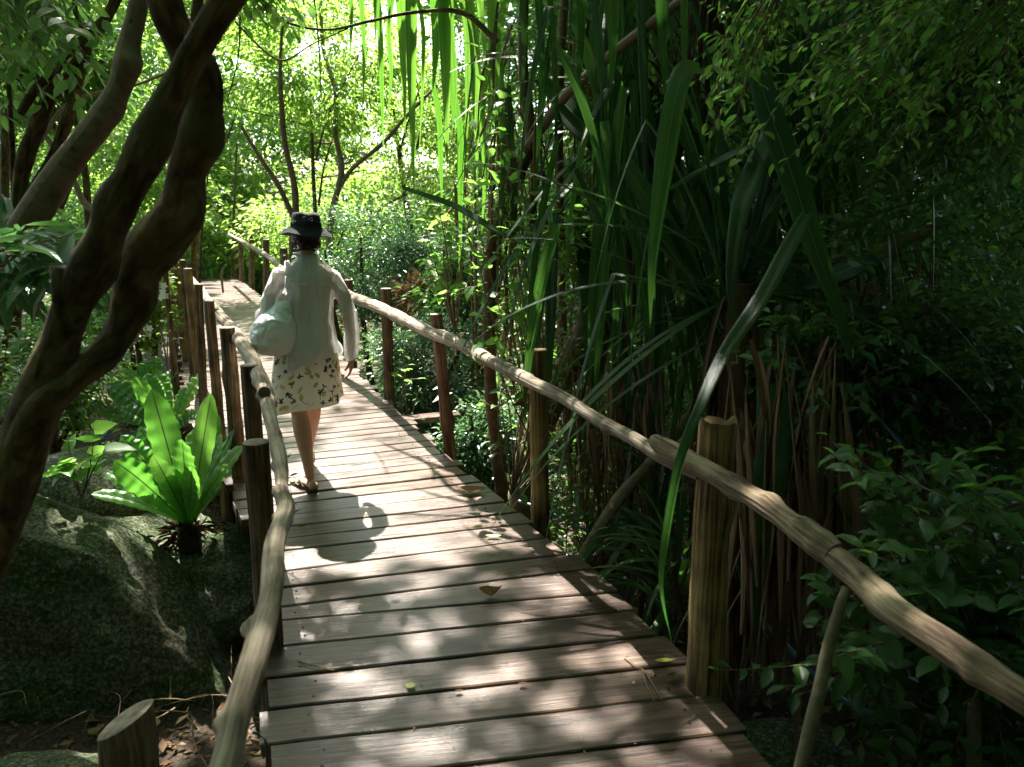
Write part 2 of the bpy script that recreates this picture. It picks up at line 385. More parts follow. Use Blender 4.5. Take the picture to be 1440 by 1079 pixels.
# measured joints between near planks (photo pixels: left end, right end)
J = [((385,1048),(1042,1029)), ((480,1035),(975,977)), ((480,987),(947,935)), ((480,942),(930,893)), ((480,900),(900,858)),
     ((480,865),(868,832)), ((480,843),(828,800)), ((480,816),(803,778)), ((480,792),(777,755)), ((480,765),(747,735))]
J[0] = ((640,1077),(1042,1029))
joints = []
for a, b in J:
    A, B = on_z(*a), on_z(*b); joints.append(((A+B)/2, nrm(B-A)))
# nearer than the first: three more planks under and behind the photographer
p0, d0 = joints[0]; pre = []
for k in range(1, 10):
    pre.append((p0 + np.array([.05, -.2, 0])*k*1.0, nrm(d0)))
joints = pre[::-1] + joints
c, d = joints[-1]
rr = random.Random(5)
while True:
    l = edge_hit(LD, c, d); r = edge_hit(RD, c, d)
    if l is None or r is None: break
    c = (l+r)/2
    # target perpendicular of the path ahead
    c2 = c + np.array([-d[1], d[0], 0])*.6
    l2 = edge_hit(LD, c2, d); r2 = edge_hit(RD, c2, d)
    if l2 is not None and r2 is not None:
        ax = nrm((l2+r2)/2 - c); pd = np.array([ax[1], -ax[0], 0]); d = nrm(d*.92 + pd*.08)
    st = rr.uniform(.125, .185)
    c = c + np.array([-d[1], d[0], 0])*st
    if c[1] > 19.0: break
    joints.append((c.copy(), d.copy()))
walk = thing('boardwalk', 'weathered brown plank boardwalk running away through the forest', 'boardwalk', (0, 3, 0))
planks = 0
def plank(A0, A1, B0, B1, th=.045, z0=0.0, dz=(0, 0, 0, 0), local=None):
    # A0-A1 near edge left/right, B0-B1 far edge left/right, made as a grid with slightly ragged edges
    n = 14; cen = (A0+A1+B0+B1)/4; ex = nrm(A1-A0); ey = np.array([-ex[1], ex[0], 0])
    t = np.linspace(0, 1, n)
    sd = random.random()*100
    ww = lambda q, s: np.array([mnoise.noise(Vector((x*6+s, s, 0))) for x in q])
    near = A0+(A1-A0)*t[:, None] + ey*(ww(t, sd)*.006)[:, None]
    far = B0+(B1-B0)*t[:, None] + ey*(ww(t, sd+9)*.006)[:, None]
    # bevelled cross-section: 6 pts
    V = []
    for i in range(n):
        a, b = near[i], far[i]; dv = nrm(b-a); z = z0+dz[0]*(1-t[i])+dz[1]*t[i]; zf = z0+dz[2]*(1-t[i])+dz[3]*t[i]
        bv = .005
        row = [a+[0,0,z-th], a+[0,0,z-bv], a+dv*bv+[0,0,z], b-dv*bv+[0,0,zf], b+[0,0,zf-bv], b+[0,0,zf-th]]
        V += [np.array(q) for q in row]
    F = []
    for i in range(n-1):
        for j in range(6):
            k = (j+1) % 6; F.append((i*6+j, i*6+k, (i+1)*6+k, (i+1)*6+j))
    F.append(tuple(range(5, -1, -1))); F.append(tuple((n-1)*6+j for j in range(6)))
    V = np.array(V)-cen
    R = np.stack([ex, ey, [0, 0, 1]]); V = V@R.T
    G = Geo(); G.add(V, F)
    L_ = np.linalg.norm(A1-A0); hw = np.linalg.norm(B0-A0)/2
    for sx_ in (-1, 1):
        for sy_ in (-.45, .4):
            c_ = np.array([sx_*(L_/2-.14-random.random()*.03), sy_*hw+random.uniform(-.01, .01), z0+max(dz)+.0006]); a_ = np.arange(8)*math.pi/4
            G.add(np.vstack([c_+np.stack([np.cos(a_)*.006, np.sin(a_)*.006, 0*a_], 1), c_+np.stack([np.cos(a_)*.0045, np.sin(a_)*.0045, 0*a_-.01], 1)]), [tuple(range(8))]+[(j, 8+j, 8+(j+1) % 8, (j+1) % 8) for j in range(8)])
    o = G.obj('plank', M['deck'], smooth=False); o.data.materials.append(M['nail'])
    k_ = len(o.data.polygons)
    for pi in range(k_-36, k_): o.data.polygons[pi].material_index = 1
    o.location = Vector(cen)-walk.location; o.rotation_euler = (0, 0, math.atan2(ex[1], ex[0])); o.parent = walk
    return o
for i in range(len(joints)-1):
    (pa, da), (pb, db) = joints[i], joints[i+1]
    A0, A1 = edge_hit(LD, pa, da), edge_hit(RD, pa, da); B0, B1 = edge_hit(LD, pb, db), edge_hit(RD, pb, db)
    if A0 is None or A1 is None or B0 is None or B1 is None: continue
    g1 = rr.uniform(.003, .009); ey = np.array([-da[1], da[0], 0])
    e0, e1 = rr.uniform(-.03, .03), rr.uniform(-.035, .035); ex = nrm(A1-A0)
    if abs(A1[1]-6.30) < .085: e1 = .44       # the one plank that sticks out past the rail post
    A0 = A0-ex*e0; B0 = B0-ex*e0; A1 = A1+ex*e1; B1 = B1+ex*e1
    tz = [rr.uniform(-.004, .004) for _ in range(4)]
    plank(A0+ey*g1, A1+ey*g1, B0-ey*g1, B1-ey*g1, dz=tz); planks += 1
    if planks > 98: break
print('planks', planks, 'last y', joints[min(len(joints)-1, i)][0])
lasty = joints[min(len(joints)-1, i+1)][0][1]
# what lies beyond the first hundred boards: one part
G = Geo(); k = i+1
for i in range(k, len(joints)-1):
    (pa, da), (pb, db) = joints[i], joints[i+1]
    A0, A1 = edge_hit(LD, pa, da), edge_hit(RD, pa, da); B0, B1 = edge_hit(LD, pb, db), edge_hit(RD, pb, db)
    if A0 is None or A1 is None or B0 is None or B1 is None: continue
    cen = (A0+A1+B0+B1)/4; ex = nrm(A1-A0); ey = np.array([-ex[1], ex[0], 0])
    G.box(cen-[0, 0, .0225-rr.uniform(-.003, .003)], np.linalg.norm(A1-A0)+rr.uniform(-.04,.04), np.linalg.norm((pb-pa)@ey)-.014, .045, ex, ey)
if G.n:
    o = G.obj('far_planks', M['deck'], smooth=False); adopt(walk, o); o['kind'] = 'stuff'
# beams under the boards
for off in (.18, .82):
    G = Geo(); pts = []
    for pj, dj in joints[::6]:
        a, b = edge_hit(LD, pj, dj), edge_hit(RD, pj, dj)
        if a is not None and b is not None: pts.append(a+(b-a)*off-[0, 0, .12])
    G.tube(pts, [.07], seg=8, rough=.05); adopt(walk, G.obj('beam', M['beam']))
# short crosspiece ends visible at the left side, and support stakes
for i in range(4, len(joints), 9):
    pj, dj = joints[i]; a, b = edge_hit(LD, pj, dj), edge_hit(RD, pj, dj)
    if a is None or b is None: continue
    for q, s_ in ((a, .12), (b, -.12)):
        G = Geo(); q = q+dj*s_
        G.tube([q+[0, 0, -.06], q+[.02, 0, -.7], q+[0, .02, -1.4]], [.05, .055, .06], seg=8, n=8, rough=.08)
        adopt(walk, G.obj('support_pile', M['post']))

# ------------------------------------------------------------------ posts and rails
def post(root, top, base, r, mt, seed=1, rough=.10, lean=(0, 0), ragged=0, label=None, knots=()):
    G = Geo(); base = np.array(base, float); top = np.array(top, float)
    mid = (base+top)/2 + np.array([random.uniform(-.012, .012), random.uniform(-.012, .012), 0])
    P = [base, mid, top]
    G.tube(P, [r*1.06, r, r*.95], seg=18, n=22, rough=rough, freq=30/ max(.3, 1), seed=seed, cap=False, knots=knots)
    V = G.V[0]; ring = V[-19:].copy()
    if ragged:
        for j in range(19): V[-19+j, 2] += ragged*mnoise.noise(Vector((j % 18*.9, seed, 0)))*1.5
        ring = V[-19:].copy()
        inner = ring*.72 + top*.28 - [0, 0, ragged*.4]
    else:
        inner = ring*.94+top*.06 + [0, 0, .003]
    o = G.obj('post', mt); adopt(root, o)
    if label: o['label'] = label
    E = Geo(); b = np.vstack([ring, inner, ring.mean(0)[None]-[0, 0, ragged*.6]])
    F = [(j, j+1, 19+j+1, 19+j) for j in range(18)] + [(19+j, 19+j+1, 38) for j in range(18)]
    E.add(b, F); e = E.obj('post_top', M['endgrain'] if not ragged else M['post_ochre']); e.parent = o
    return o
def rail(root, pxs, mt, seed, nm='rail', rough=.10, knots=(), label=None, ext0=None):
    # pxs: (px, py, z, width px)
    P = [on_z(a, b, z) for a, b, z, w in pxs]; R = [w*.86/2*mpp(q) for (a, b, z, w), q in zip(pxs, P)]
    for q_ in P[1:-1]: q_ += RNG.normal(size=3)*.006
    G = Geo(); G.tube(P, R, seg=24, n=max(60, len(P)*16), rough=rough, freq=11, seed=seed, knots=knots)
    o = G.obj(nm, mt); adopt(root, o)
    if label: o['label'] = label
    return o
rr_ = thing('handrail', 'rustic log handrail along the right edge of the boardwalk', 'handrail', (.6, 3, 0))
def kn(n, seed, r=.03, h=.018):
    q = random.Random(seed); return [(q.uniform(.05, .95), q.uniform(0, 6.28), r*q.uniform(.6, 1.2), h*q.uniform(.5, 1.3)) for _ in range(n)]
rail(rr_, [(493,417,.84,17),(540,437,.84,19),(597,463,.84,20),(643,483,.84,22),(693,508,.84,22),(743,535,.84,22),(793,560,.84,21),(843,590,.84,21),(897,617,.84,22),(935,640,.83,24),(985,668,.80,22)],
     M['rail'], 3, knots=kn(9, 1, .035, .02), label='pale bark-stripped rail lit by the sun')
rail(rr_, [(921,620,.88,24),(940,630,.88,34),(1000,664,.87,36),(1050,694,.86,37),(1100,728,.86,38),(1140,758,.86,40),(1174,782,.85,44)],
     M['rail_near'], 4, knots=kn(5, 2, .04, .02))
rail(rr_, [(1162,776,.845,40),(1200,806,.85,45),(1260,858,.85,49),(1330,914,.85,51),(1400,960,.85,52),(1470,1005,.85,52),(1600,1088,.85,54)],
     M['rail_near'], 5, knots=kn(5, 3, .03, .007), rough=.04)
far_r = [(493,417,.84,20),(455,402,.86,16),(420,388,.88,12),(395,376,.90,9.5),(375,360,.95,8),(352,347,1.0,7),(338,339,1.03,6),(322,330,1.08,5)]
rail(rr_, far_r, M['rail'], 6, knots=kn(6, 4, .04, .015))
PR = [((1003,592), (972,962), 50, M['post_ochre'], .035, 'thick ochre post with a rotted top'),
      ((752,492), (754,732), 26, M['post_ochre'], .01, None), ((610,442), (627,626), 17, M['post_red'], 0, None),
      ((540,406), (544,560), 15, M['post'], 0, None), ((488,394), (493,505), 12, M['post_red'], 0, None),
      ((450,383), (455,455), 10, M['post'], 0, None), ((397,349), (400,428), 11, M['post_red'], 0, None),
      ((373,337), (371,412), 9, M['post'], 0, None), ((353,337), (352,404), 8, M['post'], 0, None),
      ((337,333), (338,394), 7.5, M['post'], 0, None), ((330,326), (330,389), 7, M['post'], 0, None), ((323,328), (324,386), 6, M['post'], 0, None)]
for i, (tp, bp, w, mt, rag, lb) in enumerate(PR):
    b = on_z(*bp); t = at_y(tp[0], tp[1], b[1]+.01)
    dirn = (t-b)/t[2]; r = w/2*mpp(b)
    k = [(.62, 3.6, .06, .03)] if i == 2 else kn(2, i+20, .05, .014)
    off = np.array([.03 + r*.5, .0, 0])
    post(rr_, t+off*.3, b-dirn*1.1+off, r, mt, seed=i+3, ragged=rag, label=lb, rough=.05+.07*(i < 2), knots=k)

rl = thing('handrail', 'rustic log handrail with crowded posts along the left edge of the boardwalk', 'handrail', (-1, 3, 0))
rail(rl, [(285,1160,.80,56),(310,1077,.82,50),(330,1003,.84,47),(355,920,.85,42),(377,837,.85,37),(391,770,.85,34),(397,715,.85,31),(399,700,.85,29)],
     M['rail'], 8, knots=[(.50, 3.0, .022, .02), (.27, 3.1, .018, .013), (.83, 3.0, .015, .01), (.4, 1.2, .02, .008), (.65, 5.0, .02, .009)])
rail(rl, [(397,705,.84,22),(391,650,.84,24),(382,590,.85,23),(372,545,.85,23),(362,520,.86,20)], M['rail'], 9, knots=kn(6, 6, .025, .015))
rail(rl, [(372,552,.90,20),(353,505,.90,26),(340,482,.90,21),(322,458,.88,18),(300,433,.88,16)], M['rail'], 10, knots=kn(4, 7, .03, .015))
rail(rl, [(305,440,.9,15),(285,415,.92,13),(268,392,.95,11),(253,372,1.0,10),(243,360,1.04,8),(236,352,1.06,6)], M['rail'], 11, knots=kn(4, 8, .03, .015))
PL = [((360,622), 2.85, 38, 'post'), ((350,514), 3.85, 26, 'post'), ((319,461), 4.85, 22, 'post'), ((294,424), 5.5, 15, 'post'), ((279,400), 6.2, 12, 'post'),
      ((264,378), 7.2, 12, 'post_ochre'), ((256,366), 8.1, 9, 'post'), ((249,366), 8.8, 9, 'post_ochre'), ((244,362), 9.6, 9, 'post'), ((238,366), 10.4, 8, 'post'), ((233,364), 11.2, 8, 'post_ochre'), ((240,358), 12.5, 7, 'post'), ((232,372), 7.6, 8, 'post')]
for i, (tp, Y, w, mt) in enumerate(PL):
    t = at_y(tp[0], tp[1], Y); r = w/2*mpp(t)
    leanx = [0.0, .01, .01, -.01, -.10, 0, 0.02, 0, .02, 0, 0, 0, 0][i]
    post(rl, t, t+[leanx, 0, -(t[2]+1.25)], r, M[mt], seed=40+i, rough=.07, knots=kn(3, i+60, .05, .014))
# bottom left: sawn post of the same rail, standing just outside, with a cord binding
st = thing('sawn_post', 'sawn wooden post with a slanted split top in the bottom left corner', 'post', at_y(178, 1020, 1.75))
G = Geo(); t = at_y(176, 1012, 1.75); r = 37*mpp(t)
G.tube([t+[.03, 0, -1.2], t+[.01, 0, -.5], t], [r*1.02, r, r], seg=24, n=16, rough=.07, freq=26, seed=4, cap=False)
V = G.V[0]
V[:, 2] += np.where(V[:, 2] > t[2]-.25, (V[:, 0]-t[0])*.55, 0)
ring = V[-25:].copy(); o = G.obj('shaft', M['rail_near']); adopt(st, o)
E = Geo(); E.add(np.vstack([ring, ring*.9+ring.mean(0)*.1+[0, 0, .004], ring.mean(0)[None]+[0, 0, .004]]),
      [(j, j+1, 26+j, 25+j) for j in range(24)]+[(25+j, 26+j, 50) for j in range(24)])
adopt(st, E.obj('sawn_top', M['endgrain']))

# small stakes standing on / by the far walk
for (pxs, Y, w, lab) in (([(314,412),(312,395),(313,380),(318,372)], 14.6, 3.2, 'thin bent stick standing upright on the far boards of the boardwalk'),):
    tt = thing('stick', lab, 'stick', at_y(314, 412, Y)); G = Geo()
    G.tube([at_y(a, b, Y) for a, b in pxs], [w/2*mpp(at_y(314, 400, Y))], seg=6, n=10); adopt(tt, G.obj('shaft', M['twig']))

# ------------------------------------------------------------------ terrain
CL = (LD[::20][:min(len(LD[::20]), len(RD[::20]))] + RD[::20][:min(len(LD[::20]), len(RD[::20]))])/2
def hgt(x, y):
    sh = x.shape; X = x.ravel(); Y = y.ravel()
    d = np.full(len(X), 1e9)
    for c_ in CL[::3]: d = np.minimum(d, np.hypot(X-c_[0], Y-c_[1]))
    h = -.95 + .30*np.clip((d-1.2)/3, 0, 1) + .10*np.clip(d-4, 0, 8)
    P = np.stack([X, Y, 0*X], 1)
    h += .10*wob(P, 1.3, 5) + .045*wob(P, 4.1, 6) + .02*wob(P, 13, 7)
    h += np.clip(Y-22, 0, 60)*.06
    h += np.where((X < -1.4) & (Y > 4.2) & (Y < 10), .25, 0)*np.clip((-1.4-X)/.8, 0, 1)
    return h.reshape(sh)
def axis_(a, b, fine0, fine1, s1, s2):
    o = list(np.arange(fine0, fine1, s1)); v = fine0; st_ = s1
    while v > a: st_ = min(st_*1.25, s2); v -= st_; o.insert(0, v)
    v = fine1; st_ = s1
    while v < b: st_ = min(st_*1.25, s2); v += st_; o.append(v)
    return np.array(o)
ax_, ay_ = axis_(-260, 260, -6, 4, .07, 20), axis_(-60, 400, .6, 9, .07, 20)
XX, YY = np.meshgrid(ax_, ay_); ZZ = hgt(XX, YY)
nx, ny = len(ax_), len(ay_)
G = Geo(); idx = np.arange(nx*ny).reshape(ny, nx)
Fq = np.stack([idx[:-1, :-1], idx[:-1, 1:], idx[1:, 1:], idx[1:, :-1]], -1).reshape(-1, 4)
G.V.append(np.stack([XX, YY, ZZ], -1).reshape(-1, 3)); G.L.append(Fq.ravel()); G.N.append(np.full(len(Fq), 4)); G.UV.append(np.zeros((nx*ny, 2))); G.R.append(np.zeros(nx*ny)); G.n = nx*ny
m, nt, out = newmat('forest floor'); M['floor'] = m
tcd = nt.nodes.new('ShaderNodeTexCoord')
a1 = tex(nt, 'noise', tcd.outputs['Object'], 3, detail=8, rough=.7); a2 = tex(nt, 'voro', tcd.outputs['Object'], 28, out=0); a3 = tex(nt, 'noise', tcd.outputs['Object'], 45, detail=5, rough=.7)
c1 = ramp(nt, a3, [(.3, (.018,.012,.008)), (.5, (.055,.036,.022)), (.7, (.13,.088,.055))])
c1 = mixc(nt, ramp(nt, a1, [(.5, 0.), (.62, .7)]), c1, (.03,.055,.018))
p = N_(nt, 'ShaderNodeBsdfPrincipled', ); p.inputs['Roughness'].default_value = .9; nt.links.new(c1, p.inputs['Base Color'])
nt.links.new(bump(nt, a3, .8, .03, bump(nt, a2, .5, .02)), p.inputs['Normal']); nt.links.new(p.outputs[0], out.inputs[0])
gr_ = G.obj('ground', M['floor']); tag(gr_, kind='structure')
def gz(x, y): return float(hgt(np.array([x]), np.array([y]))[0])

# fallen litter on the ground near the walk (uncountable)
n = 26000; x = RNG.uniform(-6, 4, n); y = RNG.uniform(.8, 11, n); z = hgt(x, y)+RNG.uniform(.0, .025, n)
dd = RNG.normal(size=(n, 3)); dd[:, 2] *= .25; nn = RNG.normal(size=(n, 3))*.35+[0, 0, 1]
G = Geo(); s_ = RNG.uniform(.03, .09, n); G.addmany(KITE, np.stack([x, y, z], 1), dd, nn, s_, s_*RNG.uniform(.25, .6, n))
tag(G.obj('leaf_litter', M['dead']), 'brown fallen leaves covering the forest floor', 'leaf litter', kind='stuff')
# ------------------------------------------------------------------ overhead canopy, unseen, its gaps shaped to throw the dapples
def smoothstep(a, b, x): t = np.clip((x-a)/(b-a), 0, 1); return t*t*(3-2*t)
def blob(q, cx, cy, rx, ry): return np.clip(1.25-np.sqrt(((q[:, 0]-cx)/rx)**2+((q[:, 1]-cy)/ry)**2), 0, 1)
def canopy(name, zlo, zhi, n, size, lo, hi, cover):
    z = RNG.uniform(zlo, zhi, n); q = np.stack([RNG.uniform(lo[0], hi[0], n), RNG.uniform(lo[1], hi[1], n)], 1)
    keep = RNG.random(n) < cover(q)
    q, z = q[keep], z[keep]
    P = np.stack([q[:, 0]+SUN_V[0]/SUN_V[2]*z, q[:, 1]+SUN_V[1]/SUN_V[2]*z, z], 1)
    m_ = len(P); d = RNG.normal(size=(m_, 3)); d[:, 2] *= .4; nn = RNG.normal(size=(m_, 3))*.45+SUN_V
    G = Geo(); s_ = RNG.uniform(.7, 1.3, m_)*size
    G.addmany(KITE, P, d, nn, s_, s_*.62)
    return G
def cover_near(q):
    x, y = q[:, 0], q[:, 1]; P3 = np.stack([x, y, 0*x], 1)
    nz = wob(P3, 13, 21)*.5+wob(P3, 26, 22)*.4+wob(P3, 4, 23)*.3
    lit = 0.30*np.ones(len(x))
    onwalk = blob(q, -.25, 3.2, 1.0, 1.6)*.14
    lit = .28 + onwalk*1.6
    lit = np.maximum(lit, 1.25*blob(q, -.7, 4.5, 1.3, 1.3))     # sun pool round the walker
    lit = np.maximum(lit, .95*blob(q, -2.2, 7.6, 1.6, 3.0))      # brighter walk beyond
    lit = np.maximum(lit, .80*blob(q, -2.3, 4.9, .7, .7))        # the ferns
    lit = np.maximum(lit, .45*blob(q, -3.2, 6.2, 1.3, 1.5))
    lit = np.where((x > -1.5) & (x < .45) & (y > 3.75) & (y < 6.6), 1.3, lit)
    lit = np.where(x > .9+.02*y, lit*.40, lit)
    lit = np.where((y < 3.4), lit*.66, lit)
    lit = np.where((x < -1.2) & (y < 4.1), .18, lit)
    return np.where(nz > (1.15-2.15*lit), 0.0, 1.0)
G = canopy('', 10, 13, 24000, .19, (-6, -1), (5.5, 9.5), cover_near)
c1_ = G.obj('shade_canopy', M['mid']); tag(c1_, 'leafy tree canopy high over the near boardwalk', 'tree canopy', kind='stuff')
def cover_wide(q):  # added leaf roof out of view, keeps flat sky light off the scene
    x, y = q[:, 0], q[:, 1]; P3 = np.stack([x, y, 0*x], 1); nz = wob(P3, 1.3, 31)*.6+wob(P3, 3.1, 32)*.5
    r = np.maximum(np.abs(x-0)/6, 0)
    inside = (x > -6) & (x < 5.5) & (y > -1) & (y < 9.5)
    lit = np.where((x < 1.5-.1*y) & (y > 9), .85, .10); lit = np.where((x < -6) & (y > 4), .5, lit)
    lit = np.where(x > 2, .05, lit)
    c_ = np.where(nz > 1.1-2.1*lit, 0., 1.); c_[inside] = 0
    return c_
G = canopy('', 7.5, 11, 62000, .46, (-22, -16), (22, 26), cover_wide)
tag(G.obj('shade_canopy', M['dark']), 'deep leafy tree canopy closing over the forest', 'tree canopy', kind='stuff')
def cover_right(q):  # extra unseen leaf layer, added to darken the right side
    x, y = q[:, 0], q[:, 1]; P3 = np.stack([x, y, 0*x], 1); nz = wob(P3, 7, 41)*.6+wob(P3, 3.1, 42)*.4
    return np.where((x > 1.0+.25*np.sin(y*2.3)) & (nz < .33), 1., 0.)
G = canopy('', 5.2, 8.0, 19000, .26, (.7, -4), (9, 12), cover_right)
tag(G.obj('shade_canopy', M['dark']), 'dense dark tree canopy shading everything right of the boardwalk', 'tree canopy', kind='stuff')
# unseen leaves added behind and beside the camera to block sky light
n = 38000; th = RNG.uniform(math.radians(165), math.radians(395), n); rd = RNG.uniform(6, 9.5, n)
P = np.stack([np.cos(th)*rd, np.sin(th)*rd, RNG.uniform(-.8, 9, n)], 1); P[:, 2] = np.where(P[:, 1] > 0, P[:, 2], P[:, 2])
G = Geo(); G.addmany(KITE, P, RNG.normal(size=(n, 3)), RNG.normal(size=(n, 3))+nrm(P)*1.5, .42, .28)
tag(G.obj('shade_leaves_behind', M['dark']), 'forest undergrowth closing in behind and beside the path', 'forest', kind='stuff')

# ------------------------------------------------------------------ foliage masses
def cloud(G, c, R, n, size, nclump=40, tmpl=KITE, flat=.55, cr=.22, droop=.35, ar=.5, shell=.6, up=.9):
    c = np.array(c, float); R = np.array(R, float)
    u = nrm(RNG.normal(size=(nclump, 3))); rad = RNG.uniform(shell*.3, 1, nclump)**.5
    cc = c + u*rad[:, None]*R
    k = RNG.integers(0, nclump, n); sg = cr*R.mean()*RNG.uniform(.6, 1.3, nclump)
    off = RNG.normal(size=(n, 3))*sg[k][:, None]; off[:, 2] *= flat
    P = cc[k]+off
    d = nrm(off)+nrm(P-c)*.6; d[:, 2] -= droop; d += RNG.normal(size=(n, 3))*.4
    nn = RNG.normal(size=(n, 3))*.5+[0, 0, up]
    s_ = RNG.uniform(.65, 1.25, n)*size
    rnd = np.clip(RNG.random(nclump)[k]*.6+RNG.random(n)*.4, 0, 1)
    G.addmany(tmpl, P, d, nn, s_, s_*ar, rnd)

# far sunlit wood, one mass
G = Geo()
for i in range(150):
    Y = RNG.uniform(19.5, 34); px = RNG.uniform(-60, 800); x = (px-720)/FPX*Y
    if abs(x+7.3-(Y-19)*-.4) < .0: continue
    z = RNG.uniform(-.5, 10.5); Y = Y if z < 4 else RNG.uniform(25, 36); x = (px-720)/FPX*Y; s_ = RNG.uniform(.8, 1.9)*(1 if z < 4 else .75)
    dense_ = 1.35 if z < 3.5 else .8
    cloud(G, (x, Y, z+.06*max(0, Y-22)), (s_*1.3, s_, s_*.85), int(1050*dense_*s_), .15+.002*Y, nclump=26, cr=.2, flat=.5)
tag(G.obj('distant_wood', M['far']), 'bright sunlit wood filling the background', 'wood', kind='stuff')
# dark wood behind the right half
G = Geo()
for i in range(150):
    Y = RNG.uniform(7.0, 15); px = RNG.uniform(790, 1620); x = (px-720)/FPX*Y
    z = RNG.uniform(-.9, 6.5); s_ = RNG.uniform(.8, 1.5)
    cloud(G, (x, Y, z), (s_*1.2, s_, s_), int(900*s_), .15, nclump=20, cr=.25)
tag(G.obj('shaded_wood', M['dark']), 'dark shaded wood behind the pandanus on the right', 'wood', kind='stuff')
# low ground cover
n = 30000; x = RNG.uniform(-14, 5, n); y = RNG.uniform(4.5, 22, n)
dcl = np.full(n, 1e9)
for c_ in CL[::3]: dcl = np.minimum(dcl, np.hypot(x-c_[0], y-c_[1]))
k = dcl > 1.15; x, y = x[k], y[k]; n = len(x)
z = hgt(x, y)+RNG.uniform(0, .35, n)*RNG.random(n)
G = Geo(); d = RNG.normal(size=(n, 3)); d[:, 2] = np.abs(d[:, 2])*.4; s_ = RNG.uniform(.05, .13, n)
G.addmany(KITE, np.stack([x, y, z], 1), d, RNG.normal(size=(n, 3))*.4+[0, 0, 1], s_, s_*.5)
tag(G.obj('ground_cover', M['ground_green']), 'low green plants covering the forest floor', 'ground cover', kind='stuff')

# individual background trees and shrubs: (px, py, Y, half width px, half height px, leaves, size, material, name, category, label)
BG = [
 (530,372,10.5,95,92,15000,.055,'grey','shrub','shrub','dense grey-green small-leaved shrub right of the walker, behind the handrail'),
 (600,520,7.6,80,100,11000,.05,'grey','shrub','shrub','low blue-green shrub beneath the handrail between two posts'),
 (690,640,6.4,70,75,7000,.05,'grey','shrub','shrub','dark small-leaved shrub low beside the sticking-out plank'),
 (345,372,21.5,70,42,5000,.13,'far','shrub','shrub','bright yellow-green shrub behind the far end of the handrail'),
 (440,330,17,75,60,6000,.10,'far','shrub','shrub','sunlit shrub just behind the hat of the walker'),
 (60,330,9.5,110,80,8000,.08,'mid','shrub','shrub','green shrub at the left edge behind the leaning pale trunk'),
 (170,420,8.5,70,70,6000,.07,'far','shrub','shrub','bright shrub seen through the loop of the twisted tree'),
 (60,520,6.6,95,90,7000,.06,'mid','shrub','shrub','shaded green shrub low at the left edge behind the twisted tree'),
 (200,300,15,60,70,5000,.10,'far','shrub','shrub','loose sunlit shrub right of the twisted tree trunk'),
 (655,430,8.8,60,90,5000,.075,'mid','shrub','shrub','green shrub behind the thin reddish trunk'),
 (20,60,7.5,150,110,7000,.10,'mid','tree','tree','leafy tree overhanging the top left corner'),
 (240,60,16,120,110,8000,.12,'far','tree','tree','bright leafy tree behind the top of the twisted tree'),
 (440,80,14,120,95,7000,.11,'far','tree','tree','sunlit tree crown above the walker near the top edge'),
 (600,150,16,110,130,7000,.11,'far','tree','tree','pale sunlit tree behind the hanging pandanus leaves'),
]
for px, py, Y, hw, hh, nl, ls, mt, nm, cat, lab in BG:
    c = at_y(px, py, Y); mp_ = mpp(c); R = (hw*mp_, hw*mp_*.8, hh*mp_); zg = gz(c[0], c[1])
    t = thing(nm, lab, cat, (c[0], c[1], zg))
    G = Geo(); cloud(G, c, R, nl, ls, nclump=46, cr=.2); adopt(t, G.obj('crown' if nm == 'tree' else 'foliage', M[mt]))
    G = Geo(); rt = .022*R[2]+.02
    for k in range(1 if nm == 'tree' else 4):
        e = c+RNG.normal(size=3)*np.array(R)*.5; b = np.array([c[0]+RNG.uniform(-.1, .1), c[1], zg-.05])
        G.tube([b, (b+e)/2+RNG.normal(size=3)*.12, e], [rt*1.3, rt, rt*.4], seg=7, n=10, rough=.1)
        if nm == 'tree':
            for q in range(6):
                s0 = b+(e-b)*RNG.uniform(.4, .9); s1 = s0+RNG.normal(size=3)*np.array(R)*.6+[0, 0, .3*R[2]]
                G.tube([s0, (s0+s1)/2+RNG.normal(size=3)*.1, s1], [rt*.5, rt*.35, rt*.15], seg=5, n=7)
    adopt(t, G.obj('trunk' if nm == 'tree' else 'stem', M['bark_dark']))

# ------------------------------------------------------------------ trunks drawn by their real positions
def pxtube(G, pts, mt=None, seg=16, n=40, rough=.08, freq=14, seed=1, knots=(), flat=1.0):
    P = [at_y(a, b, Y) for a, b, Y, w in pts]; R = [w/2*mpp(q) for (a, b, Y, w), q in zip(pts, P)]
    G.tube(P, R, seg=seg, n=n, rough=rough, freq=freq, seed=seed, knots=knots, flat=flat)
    return P
